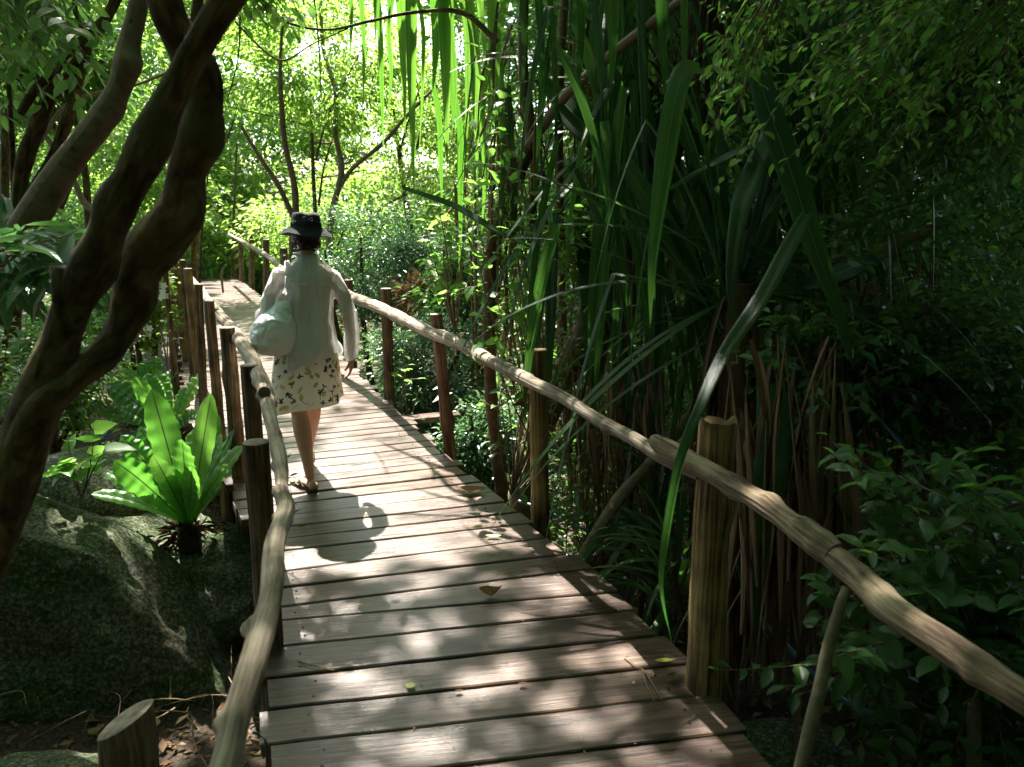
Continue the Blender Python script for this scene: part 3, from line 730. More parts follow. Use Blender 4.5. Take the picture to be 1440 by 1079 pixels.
# the near twisted tree
tw = thing('twisted_tree', 'dark gnarled tree with two stems twisted round each other, very near at the left', 'tree', at_y(-10, 780, 1.5))
G = Geo(); pxtube(G, [(-240,1150,1.6,80),(-120,950,1.56,78),(-38,820,1.5,66),(12,690,1.5,66),(46,590,1.5,66),(80,495,1.48,57),(102,430,1.48,50),(128,375,1.46,47),(158,312,1.44,44),(186,250,1.43,42),(212,192,1.42,41),(250,118,1.4,43),(288,50,1.38,45),(334,-25,1.36,48),(400,-140,1.34,54)],
      seed=3, seg=26, n=110, rough=.10, freq=16, knots=[(.36,.6,.03,.012),(.5,3,.05,.02),(.7,2,.06,.015),(.25,4,.05,.02),(.6,5,.04,.015)])
adopt(tw, G.obj('trunk', M['bark_dark']))
G = Geo(); pxtube(G, [(20,650,1.50,50),(60,572,1.47,52),(105,530,1.48,44),(145,500,1.52,42),(171,462,1.56,43),(184,420,1.58,46),(192,380,1.58,48),(216,345,1.58,47),(244,316,1.57,44),(260,285,1.57,43),(262,240,1.56,44),(274,198,1.55,46),(287,155,1.54,44),(288,112,1.53,42),(262,65,1.52,38),(236,15,1.5,48),(225,-60,1.5,46),(215,-150,1.5,46)],
      seed=6, seg=26, n=120, rough=.13, freq=18, knots=[(.3,1,.05,.02),(.42,3,.06,.03),(.5,0,.06,.02),(.66,2,.05,.02),(.8,4,.05,.02)])
adopt(tw, G.obj('trunk', M['bark_dark']))
G = Geo(); pxtube(G, [(95,460,1.47,38),(88,415,1.46,32),(84,388,1.46,24),(86,376,1.46,14)], seed=8, seg=14, n=16, rough=.15)
adopt(tw, G.obj('branch_stub', M['bark_dark']))
G = Geo(); pxtube(G, [(268,60,1.6,18),(276,20,1.6,15),(283,-40,1.6,14)], seed=8, seg=10, n=12); adopt(tw, G.obj('branch', M['bark_dark']))
# leaning pale trunk
lt = thing('leaning_tree', 'smooth pale brown tree trunk leaning up to the right beside the twisted tree', 'tree', at_y(-10, 470, 3.4))
G = Geo(); pxtube(G, [(-120,620,3.5,52),(-40,460,3.45,48),(5,375,3.42,46),(45,305,3.4,44),(95,230,3.4,40),(140,172,3.4,36),(165,130,3.4,32),(178,92,3.4,36),(182,60,3.4,29),(194,10,3.4,25),(204,-80,3.4,24)],
      seed=9, seg=20, n=80, rough=.05, knots=[(.72,1,.05,.02),(.75,4,.05,.015),(.55,3,.05,.02)])
adopt(lt, G.obj('trunk', M['bark_pale']))
def treeset(nm, lab, cat, base, specs, mt):
    t = thing(nm, lab, cat, base)
    for i, (pn, pts, rough, m2) in enumerate(specs):
        G = Geo(); pxtube(G, pts, seed=i+int(abs(base[0])*7), seg=12, n=max(16, len(pts)*8), rough=rough, freq=16)
        adopt(t, G.obj(pn, M[m2 or mt]))
    return t
treeset('mossy_tree', 'dark forked tree with shaggy moss behind the leaning pale trunk', 'tree', at_y(10, 420, 4.6),
  [('trunk', [(10,470,4.6,34),(22,380,4.6,30),(28,300,4.6,26),(32,240,4.6,22),(55,170,4.6,22),(85,110,4.6,20),(120,60,4.6,24),(150,25,4.6,15),(175,-30,4.6,14)], .2, None),
   ('branch', [(40,290,4.6,22),(68,235,4.6,17),(95,170,4.6,15),(112,110,4.6,14),(122,55,4.6,14),(105,10,4.6,8),(108,-40,4.6,8)], .2, None),
   ('branch', [(28,160,4.6,10),(55,120,4.6,11),(90,92,4.6,9)], .2, None),
   ('branch', [(22,330,4.6,9),(16,180,4.6,7),(8,60,4.6,6),(4,-30,4.6,6)], .1, None)], 'bark_dark')
treeset('sapling', 'thin crooked dead stem curving down behind the twisted tree', 'sapling', at_y(160, 330, 7),
  [('stem', [(30,150,7,6),(70,200,7,8),(100,245,7,8),(118,285,7,9),(148,306,7,9),(170,340,7,10),(190,480,7,10)], .1, None),
   ('stem', [(58,200,7,5),(90,150,7,5),(140,130,7,5),(190,120,7,4),(245,98,7,4)], .1, None)], 'bark_pale')
treeset('forked_tree', 'slim brown forked tree rising behind the hat of the walker', 'tree', at_y(412, 360, 13),
  [('trunk', [(413,390,13,12),(412,330,13,11),(416,290,13,10),(412,250,13,9),(402,210,13,8),(397,165,13,8),(394,100,13,5),(398,20,13,4)], .1, 'bark_red'),
   ('branch', [(412,305,13,8),(392,262,13,7),(368,225,13,6),(340,180,13,4)], .1, 'bark_red')], 'bark_red')
treeset('forked_tree', 'pale thin tree forking to the right of the hat of the walker', 'tree', at_y(468, 350, 14),
  [('trunk', [(462,370,14,10),(466,305,14,9),(480,240,14,9),(472,190,14,7),(472,130,14,7),(455,70,14,6),(450,-10,14,5)], .1, None),
   ('branch', [(478,262,14,7),(498,235,14,6),(540,200,14,6),(570,165,14,5),(615,120,14,4)], .1, None)], 'bark_pale')
for i, (px, y0, y1, Y, w, lab) in enumerate([(281,300,440,12.5,5,'thin straight dark stem rising just left of the far boards'), (329,200,392,19.6,3.5,'thin straight stem behind the end of the far rail'),
        (289,230,390,21,3.2,'very thin stem behind the far left end of the walk'), (7,-20,480,6,12,'upright brown trunk at the left picture edge'), (250,250,380,17,6,'pale slender trunk low behind the twisted tree')]):
    treeset('sapling', lab, 'sapling', at_y(px, y1, Y), [('stem', [(px+4, y0, Y, w*.7), (px, (y0+y1)/2, Y, w), (px-3, y1, Y, w*1.1), (px-4, y1+60, Y, w*1.2)], .08, None)], 'bark_dark' if i != 4 else 'bark_pale')
# centre right trunks
treeset('vine_tree', 'thin reddish brown trunk dotted with lichen, a long branch crossing to the top right', 'tree', at_y(705, 720, 5.2),
  [('trunk', [(712,760,5.2,19),(705,690,5.2,17),(694,600,5.2,17),(688,500,5.2,18),(688,420,5.2,18),(693,340,5.2,18),(712,275,5.2,18),(738,225,5.2,17),(748,190,5.2,17),(738,130,5.2,15),(735,60,5.2,14),(738,-40,5.2,14)], .08, None),
   ('branch', [(742,208,5.2,15),(765,175,5.05,14),(800,130,4.8,14),(850,85,4.5,14),(900,45,4.25,14),(960,0,4.1,14),(1010,-40,4.0,14)], .07, 'bark_pale')], 'bark_red')
treeset('sapling', 'upright thin brown trunk crossing the long diagonal branch', 'sapling', at_y(790, 560, 5.6),
  [('stem', [(800,640,5.6,13),(792,480,5.6,12),(788,300,5.6,11),(786,160,5.6,12),(790,60,5.6,12),(796,-40,5.6,13)], .07, None)], 'bark_red')
treeset('curved_trunk_tree', 'thick grey liana trunk curving in an S beside the pandanus', 'tree', at_y(735, 720, 5.9),
  [('trunk', [(722,770,5.35,46),(738,690,5.35,46),(752,620,5.35,40),(785,545,5.35,40),(822,470,5.35,40),(838,410,5.35,38),(850,360,5.35,34),(880,310,5.35,30),(908,250,5.35,28),(912,195,5.35,27),(893,150,5.35,24),(876,90,5.35,22),(868,20,5.35,20),(860,-50,5.35,20)], .06, None),
   ('branch', [(788,640,5.2,12),(830,560,5.2,16),(850,470,5.2,18),(842,400,5.2,18)], .08, None)], 'bark_grey')
treeset('fallen_branch', 'thick mottled branch slanting from the deck edge up behind the ochre post', 'branch', at_y(825, 790, 4.1),
  [('limb', [(812,800,4.05,18),(845,740,4.1,17),(880,690,4.2,17),(925,640,4.35,17),(975,580,4.5,16),(1040,500,4.8,16)], .12, None)], 'bark_pale')
treeset('fallen_branch', 'smooth tan branch stub poking out of the leaves above right of the ochre post', 'branch', at_y(1150, 410, 3.9),
  [('limb', [(1148,408,3.9,20),(1180,392,3.9,21),(1215,372,3.9,20),(1262,345,4.0,17),(1330,310,4.1,15)], .05, None)], 'bark_pale')
treeset('stake', 'thin mossy green stake leaning under the near handrail', 'stake', at_y(1130, 1075, 2.1),
  [('shaft', [(1120,1110,2.02,20),(1133,1050,2.05,20),(1150,980,2.08,19),(1165,910,2.12,17),(1182,850,2.15,14),(1190,826,2.17,11)], .06, None)], 'bark_grey')
treeset('stake', 'pale stump of a cut sapling low in the bottom right corner', 'stake', at_y(1370, 1070, 2.5),
  [('shaft', [(1368,1100,2.5,20),(1370,1040,2.5,19),(1370,985,2.5,18)], .08, None)], 'bark_grey')
# bare twigs crossing the top
for i, (lab, pts) in enumerate([
   ('thin bare dark branch reaching in along the top edge', [(340,-10,6,3),(400,30,6,3.5),(460,42,6,3.5),(520,30,6,4),(580,18,6,5),(650,18,6,7),(700,60,6,8)]),
   ('fine hanging twig below the top edge left of centre', [(440,-20,7,2.5),(448,60,7,2),(452,140,7,1.5)]),
   ('fine arching twig high beside the twisted tree', [(330,30,6,3),(370,70,6,3),(400,85,6,2.5),(440,62,6,2),(490,40,6,2)]),
   ('fine drooping twig right of the twisted tree', [(338,10,5,2.5),(335,80,5,2),(320,140,5,1.6)])]):
    treeset('twig', lab, 'twig', at_y(pts[0][0], pts[0][1], pts[0][2]), [('stem', pts, .1, None)], 'bark_dark')

# ------------------------------------------------------------------ pandanus
def straight_leaf(G, p0, d0, L, w, grav=.5, kink=None, n=26, seed=0, rnd=None, twist=0.0):
    q = random.Random(seed); p = np.array(p0, float); d = nrm(np.array(d0, float)); ds = L/(n-1); P = [p.copy()]; side0 = None
    for i in range(n-1):
        s_ = i/(n-1); d = nrm(d+np.array([0, 0, -1])*grav*ds*(1+2*s_))
        if kink and abs(s_-kink) < .5/(n-1): d = nrm(d*.25+np.array([q.uniform(-.2, .2), q.uniform(-.2, .2), -1]))
        p = p+d*ds; P.append(p.copy())
    P = np.array(P); t = np.linspace(0, 1, n)
    wd = w*np.clip((1-t)*2.3, 0, 1)**.8*(0.75+.25*np.clip(t*6, 0, 1)); wd[-1] = .001
    h = np.array([d0[0], d0[1], 0]); sd = nrm(np.cross(h if np.linalg.norm(h) > .05 else [1, 0, 0], [0, 0, 1])); sd = nrm(sd+np.array([q.uniform(-.3, .3), q.uniform(-.3, .3), q.uniform(-.5, .5)]))
    T = nrm(np.gradient(P, axis=0)); Nn = np.cross(sd[None], T)
    Nn = np.where(Nn[:, 2:3] < -0.3, -Nn, Nn) if not kink else Nn
    G.strap(P, Nn, wd, fold=.12, rnd=rnd)
def pandanus(lab, c, nl, L=(1.2, 1.9), w=(.05, .075), el=(-10, 80), az=(0, 360), grav=(.35, .9), kinkp=.25, trunk=None, mt='strap', dead=26, seed=1, extra=()):
    q = random.Random(seed); c = np.array(c, float)
    zg = gz(c[0], c[1]); t = thing('pandanus', lab, 'screw pine', (c[0], c[1], zg))
    if trunk:
        G = Geo(); G.tube([np.array([c[0]+trunk[1], c[1]+.1, zg-.1]), (c+np.array([c[0]+trunk[1]*1.2, c[1], zg]))/2, c], [trunk[0]*1.15, trunk[0], trunk[0]*.8], seg=14, n=30, rough=.12, freq=22)
        adopt(t, G.obj('trunk', M['root']))
    for i in range(nl):
        a = math.radians(q.uniform(*az)); e = math.radians(q.uniform(*el)); Li = q.uniform(*L)
        d = (math.cos(a)*math.cos(e), math.sin(a)*math.cos(e), math.sin(e))
        G = Geo(); straight_leaf(G, c+np.array([math.cos(a), math.sin(a), 0])*.05+np.array([0, 0, q.uniform(-.25, .2)]), d, Li, q.uniform(*w), q.uniform(*grav), q.uniform(.3, .6) if q.random() < kinkp else None, seed=seed*1000+i)
        adopt(t, G.obj('leaf', M[mt]))
    for k, (pts, ww, nh) in enumerate(extra):
        P = catmull([at_y(*p_) for p_ in pts], 30); G = Geo(); tt = np.linspace(0, 1, 30)
        wd = ww*mpp(P[10])*np.clip((1-tt)*2.0, 0, 1)**.8*(.7+.3*np.clip(tt*5, 0, 1))
        if ww < 0: wd = -ww*mpp(P[10])*np.interp(tt, [0, .12, .3, .5, .75, 1], [.75, 1, .9, .55, .4, .02])
        wd[-1] = .001
        G.strap(P, nh, wd, fold=.14); adopt(t, G.obj('leaf', M[mt]))
    if dead:
        G = Geo()
        for i in range(dead):
            a = q.uniform(0, 6.28); p = c+np.array([math.cos(a)*.08, math.sin(a)*.08, q.uniform(-.7, 0)]); d = np.array([math.cos(a)*.4, math.sin(a)*.4, q.uniform(-1.6, -.4)])
            straight_leaf(G, p, d, q.uniform(.5, 1.1), q.uniform(.012, .035), 2.5, None, n=16, seed=i)
        o = G.obj('dead_leaves', M['dead_dark']); adopt(t, o); o['kind'] = 'stuff'
    return t
HEROA = [([(985,95,2.75),(962,100,2.6),(945,160,2.55),(930,260,2.55),(918,360,2.6),(914,462,2.6)], 30, (-.2,-1,.1)),
         ([(1135,300,2.7),(1110,345,2.5),(1070,420,2.3),(1020,495,2.15),(985,570,2.0),(955,650,1.95),(935,760,1.95),(930,830,1.98),(945,905,2.1)], -26, (-.5,-1,.4)),
         ([(1055,60,3.3),(1080,150,3.2),(1115,250,3.1),(1140,330,3.1),(1180,440,3.1),(1200,520,3.1)], 36, (-.3,-1,.1))]
pandanus('big pandanus whose long strap leaves cross over the handrail by the ochre post', at_y(1035, 400, 3.7), 62, L=(1.0, 1.7), w=(.028, .048), az=(-60, 205), el=(-35, 85), grav=(.1, .6), kinkp=.35, trunk=(.07, .1), seed=3, extra=HEROA, dead=60)
HB = [([(905,290,4.2),(950,262,4.0),(1000,232,3.8),(1060,205,3.7),(1120,205,3.6)], 26, (0,-.5,1)), ([(1090,150,3.9),(1085,190,3.8),(1060,240,3.7),(1040,300,3.6),(1028,390,3.6),(1032,470,3.6)], 34, (-.6,-.8,.3)),
      ([(1130,400,3.6),(1175,385,3.5),(1230,370,3.4),(1245,420,3.4)], 30, (0,-.8,.6)), ([(760,110,5.0),(830,180,4.8),(900,240,4.6),(960,330,4.5),(1000,420,4.4)], 40, (.3,-.8,.6)),
      ([(780,150,5.0),(850,215,4.8),(910,290,4.6),(950,380,4.5)], 36, (.3,-.8,.6)), ([(570,265,4.6),(640,290,4.6),(700,325,4.5),(790,370,4.5)], 14, (0,-.6,1)),
      ([(1080,500,3.2),(1088,600,3.1),(1080,690,3.0),(1070,780,3.0),(1062,900,3.0)], 46, (-.3,-1,.1)), ([(880,230,4.0),(960,360,3.9),(1000,470,3.8),(1035,600,3.7)], 34, (.2,-1,.3))]
pandanus('tall pandanus with arching dark leaves above the grey liana trunk', at_y(905, 130, 5.2), 90, L=(1.3, 2.1), w=(.03, .052), grav=(.15, .6), el=(-55, 60), kinkp=.35, trunk=(.06, .2), seed=5, extra=HB, dead=50)
def hang(px, y0, y1, w, Y): return ([(px+random.uniform(-14, 14), y0-60, Y), (px+random.uniform(-3, 3), y0, Y), (px+2, (y0+y1)/2, Y), (px+random.uniform(-6, 6), y1, Y)], w, (random.uniform(-.35, .35), -1, .05))
HD = [hang(*h) for h in [(705,150,360,8,4.9),(735,-20,170,9,4.5),(760,-30,190,12,4.6),(780,40,260,9,4.7),(815,-40,160,14,4.4),(835,60,270,9,4.6),(870,140,350,10,4.3),(905,-40,210,13,4.2),(960,-40,170,12,3.8),(860,-30,130,22,3.9),(845,200,330,12,4.2),(720,180,330,8,4.8),(930,-40,140,20,3.6)]]
pandanus('tall pandanus arching out of the top edge over the centre', at_y(845, -90, 5.3), 80, L=(1.3, 2.1), w=(.03, .055), grav=(.2, .6), az=(-110, 95), el=(-60, 40), kinkp=.45, trunk=(.06, .3), seed=8, dead=30, extra=HD)
HE = []
q_ = random.Random(77)
for i in range(74):
    x0, y0, Y0 = q_.uniform(770, 1190), q_.uniform(-60, 330), q_.uniform(3.9, 5.0); Ln = q_.uniform(180, 380); sl = max(-45, min(90, q_.gauss(0, 70)))
    HE.append(([(x0, y0, Y0), (x0+sl*.45, y0+Ln*.3, Y0-.05), (x0+sl*.8, y0+Ln*.65, Y0-.1), (x0+sl, y0+Ln, Y0-.1)], q_.uniform(9, 19), (q_.uniform(-.6, .6), -1, q_.uniform(-.1, .4))))
pandanus('dense dark curtain of drooping pandanus leaves filling the right of centre', at_y(1010, -160, 4.8), 14, L=(1.0, 1.6), w=(.03, .05), az=(-70, 85), el=(-40, 40), trunk=None, seed=21, extra=HE, dead=40)
# hanging, sunlit strap leaves at the top middle
HC = [hang(h[0], h[1], h[2], h[3], h[4]+1.5) for h in [(565,-40,190,15,4.8),(577,-40,280,17,4.7),(510,-20,170,7,5.2),(535,30,225,8,5.2),(548,40,170,7,5.3),(592,40,215,6,5.0),(492,-20,100,6,5.6),(625,-10,240,18,4.6),(638,60,190,9,4.8),(655,40,260,9,4.8),(680,150,330,10,4.9),
      (618,170,300,8,4.9),(668,60,260,14,4.7),(700,60,250,14,4.6),(690,-20,180,13,4.6),(645,190,420,9,4.9),(612,-40,130,20,4.7),(527,-30,60,10,5.0),(545,-40,40,9,5.2)]]
M['strap_lit'] = leafmat('sunlit pandanus leaf', [(0, (.03,.09,.025)), (1, (.06,.14,.035))], [(0, (.13,.38,.03)), (1, (.24,.5,.06))], .42, .3, .5, rib=(.10,.2,.05), stripes=True)  # brighter copy of the pandanus leaf, sunlight put into its colour
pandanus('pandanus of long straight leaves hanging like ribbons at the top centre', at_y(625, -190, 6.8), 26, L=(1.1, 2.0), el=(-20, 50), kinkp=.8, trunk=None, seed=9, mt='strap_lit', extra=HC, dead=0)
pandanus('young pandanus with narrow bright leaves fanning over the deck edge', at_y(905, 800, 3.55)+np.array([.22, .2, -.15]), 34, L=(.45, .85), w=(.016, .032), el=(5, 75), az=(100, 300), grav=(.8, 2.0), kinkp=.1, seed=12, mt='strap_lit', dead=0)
pandanus('dim pandanus clump rising in the gap beneath the handrail left of the ochre post', at_y(930, 690, 4.4), 36, L=(.7, 1.3), w=(.02, .045), el=(0, 85), grav=(.6, 1.8), seed=13, dead=20)

# hanging aerial roots and dry straps: one curtain per plant group
def curtain(lab, x0, x1, y0, y1, Y0, Y1, n, w, mt='root', seed=0, slant=10, cat='aerial roots', dead=0):
    q = random.Random(seed); c = at_y((x0+x1)/2, y1, (Y0+Y1)/2); t = thing('aerial_roots', lab, cat, c); G = Geo()
    for i in range(n):
        px = q.uniform(x0, x1); Y = q.uniform(Y0, Y1); a = q.uniform(y0, y0+(y1-y0)*.4); b = q.uniform(y1-(y1-y0)*.35, y1); s_ = q.gauss(0, slant)
        pts = [(px, a, Y), (px+s_*.3+q.uniform(-5, 5), a+(b-a)*.35, Y), (px+s_*.6+q.uniform(-8, 8), a+(b-a)*.7, Y), (px+s_, b, Y)]
        P = [at_y(*p_) for p_ in pts]; r = q.uniform(*w)/2*mpp(P[0]); G.tube(P, [r*.25, r, r*.8, r*.4], seg=6, n=12, rough=.15, freq=30)
    o = G.obj('root', M[mt]); adopt(t, o); o['kind'] = 'stuff'
    if dead:
        G = Geo()
        for i in range(dead):
            p = at_y(q.uniform(x0, x1), q.uniform(y0, y1*.8+y0*.2), q.uniform(Y0, Y1)); straight_leaf(G, p, (q.uniform(-.5, .5), q.uniform(-.4, .3), q.uniform(-1.6, -.5)), q.uniform(.3, .8), q.uniform(.012, .035), 2.0, None, n=12, seed=i)
        o = G.obj('dry_strap', M['dead_dark']); adopt(t, o); o['kind'] = 'stuff'
curtain('brown hanging roots and dry straps under the sunlit rail in the centre', 800, 930, 480, 760, 4.3, 5.2, 34, (3, 8), seed=1, dead=50)
curtain('thicket of brown aerial roots right behind the ochre post', 1010, 1190, 470, 980, 2.9, 3.7, 95, (3, 15), seed=2, slant=28, dead=110)
curtain('tangle of dry brown stalks at the right behind the broad leaved shrub', 1150, 1330, 340, 690, 3.8, 4.8, 44, (4, 12), seed=3, slant=50, dead=90)
curtain('brown dry fibres hanging beside the thin reddish trunk', 695, 760, 130, 400, 5.0, 5.4, 12, (4, 9), seed=4, dead=26)
curtain('pale dangling stems in the dark upper middle', 690, 980, 0, 300, 5.8, 6.6, 24, (2, 6), seed=6, dead=50, slant=30)
curtain('long dark hanging stems behind the centre of the rail', 640, 1000, 180, 640, 5.9, 6.9, 26, (2, 6), mt='bark_red', seed=16, dead=60, slant=40)

# ------------------------------------------------------------------ leafy shrubs near the camera
def shrub(lab, base, tips, per, ls, mt, nm='shrub', cat='shrub', tmpl=OVAL, ar=.5, sag=.12, seed=0, stemr=.006, side=4, start=.25, spread=.16):
    q = np.random.default_rng(seed); base = np.array(base, float); t = thing(nm, lab, cat, base); GS, GL = Geo(), Geo()
    for tip in tips:
        tip = np.array(tip, float); v = tip-base; L = np.linalg.norm(v)
        mid = base+v*.5+q.normal(size=3)*.08*L+np.array([0, 0, .12*L]); P = bez(base, mid, tip-[0, 0, sag*L*.5], 24)
        GS.tube(P, np.linspace(stemr, stemr*.25, 24), seg=5)
        twigs = [(P[10:], 1.0)]
        for k in range(side):
            i = int(q.uniform(start, .92)*23); d = nrm(nrm(P[i]-base)+q.normal(size=3)*.9); e = P[i]+d*L*spread*q.uniform(.6, 1.5)-[0, 0, sag*L*.3]
            Q = bez(P[i], (P[i]+e)/2+q.normal(size=3)*.02, e, 10); GS.tube(Q, np.linspace(stemr*.45, stemr*.15, 10), seg=4); twigs.append((Q, .6))
        for Q, f in twigs:
            seglen = np.linalg.norm(np.diff(Q, axis=0), axis=1).sum(); k = max(3, int(per*seglen))
            u = (np.arange(k)+.5)/k*(len(Q)-1.001); i = u.astype(int); p = Q[i]+(Q[i+1]-Q[i])*(u-i)[:, None]
            T = nrm(Q[np.minimum(i+1, len(Q)-1)]-Q[i]); sd = nrm(np.cross(T, [0, 0, 1]))*np.where(np.arange(k) % 2, 1, -1)[:, None]
            d = T*.55+sd*.8+q.normal(size=(k, 3))*.28-[0, 0, .3]; nn = np.array([0, 0, 1.])+q.normal(size=(k, 3))*.35
            s_ = ls*q.uniform(.55, 1.25, k); GL.addmany(tmpl, p, d, nn, s_, s_*ar)
    adopt(t, GS.obj('stem', M['twig'])); adopt(t, GL.obj('foliage', M[mt])); return t
def tipset(n, x0, x1, y0, y1, Y0, Y1, seed):
    q = random.Random(seed); return [at_y(q.uniform(x0, x1), q.uniform(y0, y1), q.uniform(Y0, Y1)) for _ in range(n)]
shrub('dark leafy shrub with small leaves filling the right edge at mid height', at_y(1500, 700, 4.6), tipset(70, 1130, 1500, 230, 620, 3.2, 5.2, 1), 26, .07, 'dark', seed=1, side=6)
shrub('leafy branches with small bright leaves drooping in from the top right', at_y(1560, -150, 3.6), tipset(58, 990, 1460, -30, 230, 2.9, 4.3, 2), 26, .055, 'light', 'tree', 'tree', seed=2, side=6)
shrub('shaded small-leaved tree filling the top right corner', at_y(1520, -100, 5.0), tipset(100, 1060, 1500, -40, 340, 3.9, 5.6, 3), 26, .075, 'dark', 'tree', 'tree', seed=3, side=7)
shrub('broad leaved dark shrub beyond the near handrail at the lower right', at_y(1440, 1120, 2.9), tipset(60, 1150, 1520, 560, 900, 2.2, 3.3, 4), 24, .085, 'dark', seed=4, side=5, ar=.52)
shrub('low broad leaved sprig hanging beneath the near handrail', at_y(1430, 900, 2.6), tipset(14, 1130, 1400, 800, 930, 2.2, 2.6, 5), 22, .08, 'dark', tmpl=HEART, seed=5, side=3, ar=.7)
shrub('dense dark undergrowth at the bottom right corner', at_y(1400, 1150, 3.1), tipset(34, 1180, 1500, 900, 1080, 2.5, 3.3, 6), 34, .05, 'dark', seed=6, side=6)
shrub('leafy shrub with drooping leaves in the middle of the dark right side', at_y(1330, 620, 4.0), tipset(40, 1050, 1280, 400, 540, 3.1, 4.0, 7), 26, .07, 'dark', seed=7, side=6)
shrub('bright round leaved vine climbing beside the thin reddish trunk', at_y(760, 640, 5.0), tipset(14, 650, 720, 60, 300, 4.7, 5.1, 8), 7, .10, 'light', 'vine', 'vine', HEART, .7, seed=8, side=1)
shrub('bright leafy vine in the centre above the sunlit rail', at_y(830, 420, 5.0), tipset(18, 730, 900, 270, 350, 4.6, 5.2, 9), 15, .085, 'light', 'vine', 'vine', HEART, .62, seed=9, side=3)
shrub('green vine with pointed leaves hanging between two rail posts', at_y(720, 700, 5.0), tipset(22, 655, 860, 380, 520, 4.7, 5.5, 10), 13, .085, 'mid', 'vine', 'vine', OVAL, .5, seed=10, side=3)
shrub('pale green creeper leaves left of the hanging ribbons', at_y(640, 470, 5.2), tipset(10, 595, 665, 220, 360, 5.0, 5.4, 11), 12, .075, 'light', 'vine', 'vine', HEART, .62, seed=11, side=2)
shrub('leafy twigs hanging in front of the dark pandanus crown', at_y(1120, -60, 3.0), tipset(16, 985, 1110, 20, 180, 2.8, 3.2, 12), 24, .05, 'light', 'vine', 'vine', OVAL, .45, seed=12, side=4)
shrub('undergrowth with thin stems low behind the deck edge in the centre', at_y(850, 830, 5.2), tipset(40, 740, 960, 560, 760, 4.4, 5.8, 13), 14, .07, 'mid', seed=13, side=4)
shrub('mixed green sprays filling the shade between the liana and the rail', at_y(900, 760, 5.6), tipset(46, 700, 980, 300, 680, 5.2, 6.4, 33), 14, .08, 'mid', seed=33, side=4)
# left side
shrub('large long leaved plant reaching in from the left edge', at_y(-90, 400, 2.9), tipset(20, -10, 140, 300, 400, 2.5, 3.3, 14), 13, .20, 'long', 'plant', 'plant', OVAL, .24, seed=14, side=1)
shrub('dark leafy branches hanging from the top left corner', at_y(-60, -120, 4.0), tipset(34, -20, 150, -20, 150, 3.4, 5.0, 15), 20, .10, 'dark', 'tree', 'tree', OVAL, .42, seed=15, side=5)
shrub('small dark shrub by the left edge under the long leaves', at_y(-20, 640, 4.4), tipset(36, -30, 120, 420, 600, 3.8, 5.2, 16), 22, .06, 'mid', seed=16, side=5)
shrub('leafy seedling with broad yellow-green leaves behind the boulder', at_y(115, 700, 4.5), [at_y(130, 590, 4.4), at_y(95, 610, 4.5), at_y(150, 625, 4.4), at_y(85, 640, 4.4)], 10, .13, 'light', 'seedling', 'plant', HEART, .75, seed=17, side=1)
shrub('slender plant with a few bright leaves beside the far left posts', at_y(236, 520, 6.6), [at_y(228, 405, 6.6), at_y(238, 430, 6.6), at_y(222, 450, 6.6)], 9, .06, 'mid', 'plant', 'plant', OVAL, .6, seed=18, side=1)
shrub('branch of bright maple-like leaves at the top beside the twisted tree', at_y(300, -90, 4.5), tipset(12, 335, 450, -10, 60, 4.3, 5.0, 19), 14, .09, 'light', 'tree', 'tree', OVAL, .55, seed=19, side=2)
shrub('green tuft with arching stems under the rail left of the sticking-out plank', at_y(575, 640, 6.6), [at_y(568, 480, 6.6), at_y(575, 500, 6.6), at_y(590, 540, 6.6), at_y(560, 560, 6.6)], 16, .10, 'light', 'plant', 'plant', OVAL, .2, seed=20, side=1)
shrub('small bright sprig poking through the deck edge by the left rail', at_y(392, 640, 3.9)*[1, 1, 0]+[.02, 0, -.25], [at_y(402, 632, 4.3), at_y(402, 655, 4.25)], 40, .05, 'light', 'plant', 'plant', OVAL, .5, seed=21, side=1, stemr=.003)
# white flowers left of the posts
fl = thing('flowering_plant', 'small plant with white flowers just left of the crowded posts', 'flower', at_y(230, 470, 6.3)); G = Geo(); G2 = Geo()
for px, py in ((222,398),(231,402),(229,410),(218,415),(226,418),(233,416),(222,560),(211,462)):
    p = at_y(px, py, 6.3); a = np.arange(5)*1.256+px
    d = np.stack([np.cos(a), -.3+0*a, np.sin(a)], 1); G.addmany(OVAL, np.repeat(p[None], 5, 0), d, np.tile([0, -1., .2], (5, 1)), .032, .024)
G2.tube([at_y(240, 520, 6.3), at_y(236, 450, 6.3), at_y(226, 405, 6.3)], [.006, .005, .003], seg=5, n=10)
adopt(fl, G.obj('blossom', plain('white petals', (.8,.8,.72), .5))); adopt(fl, G2.obj('stem', M['twig']))
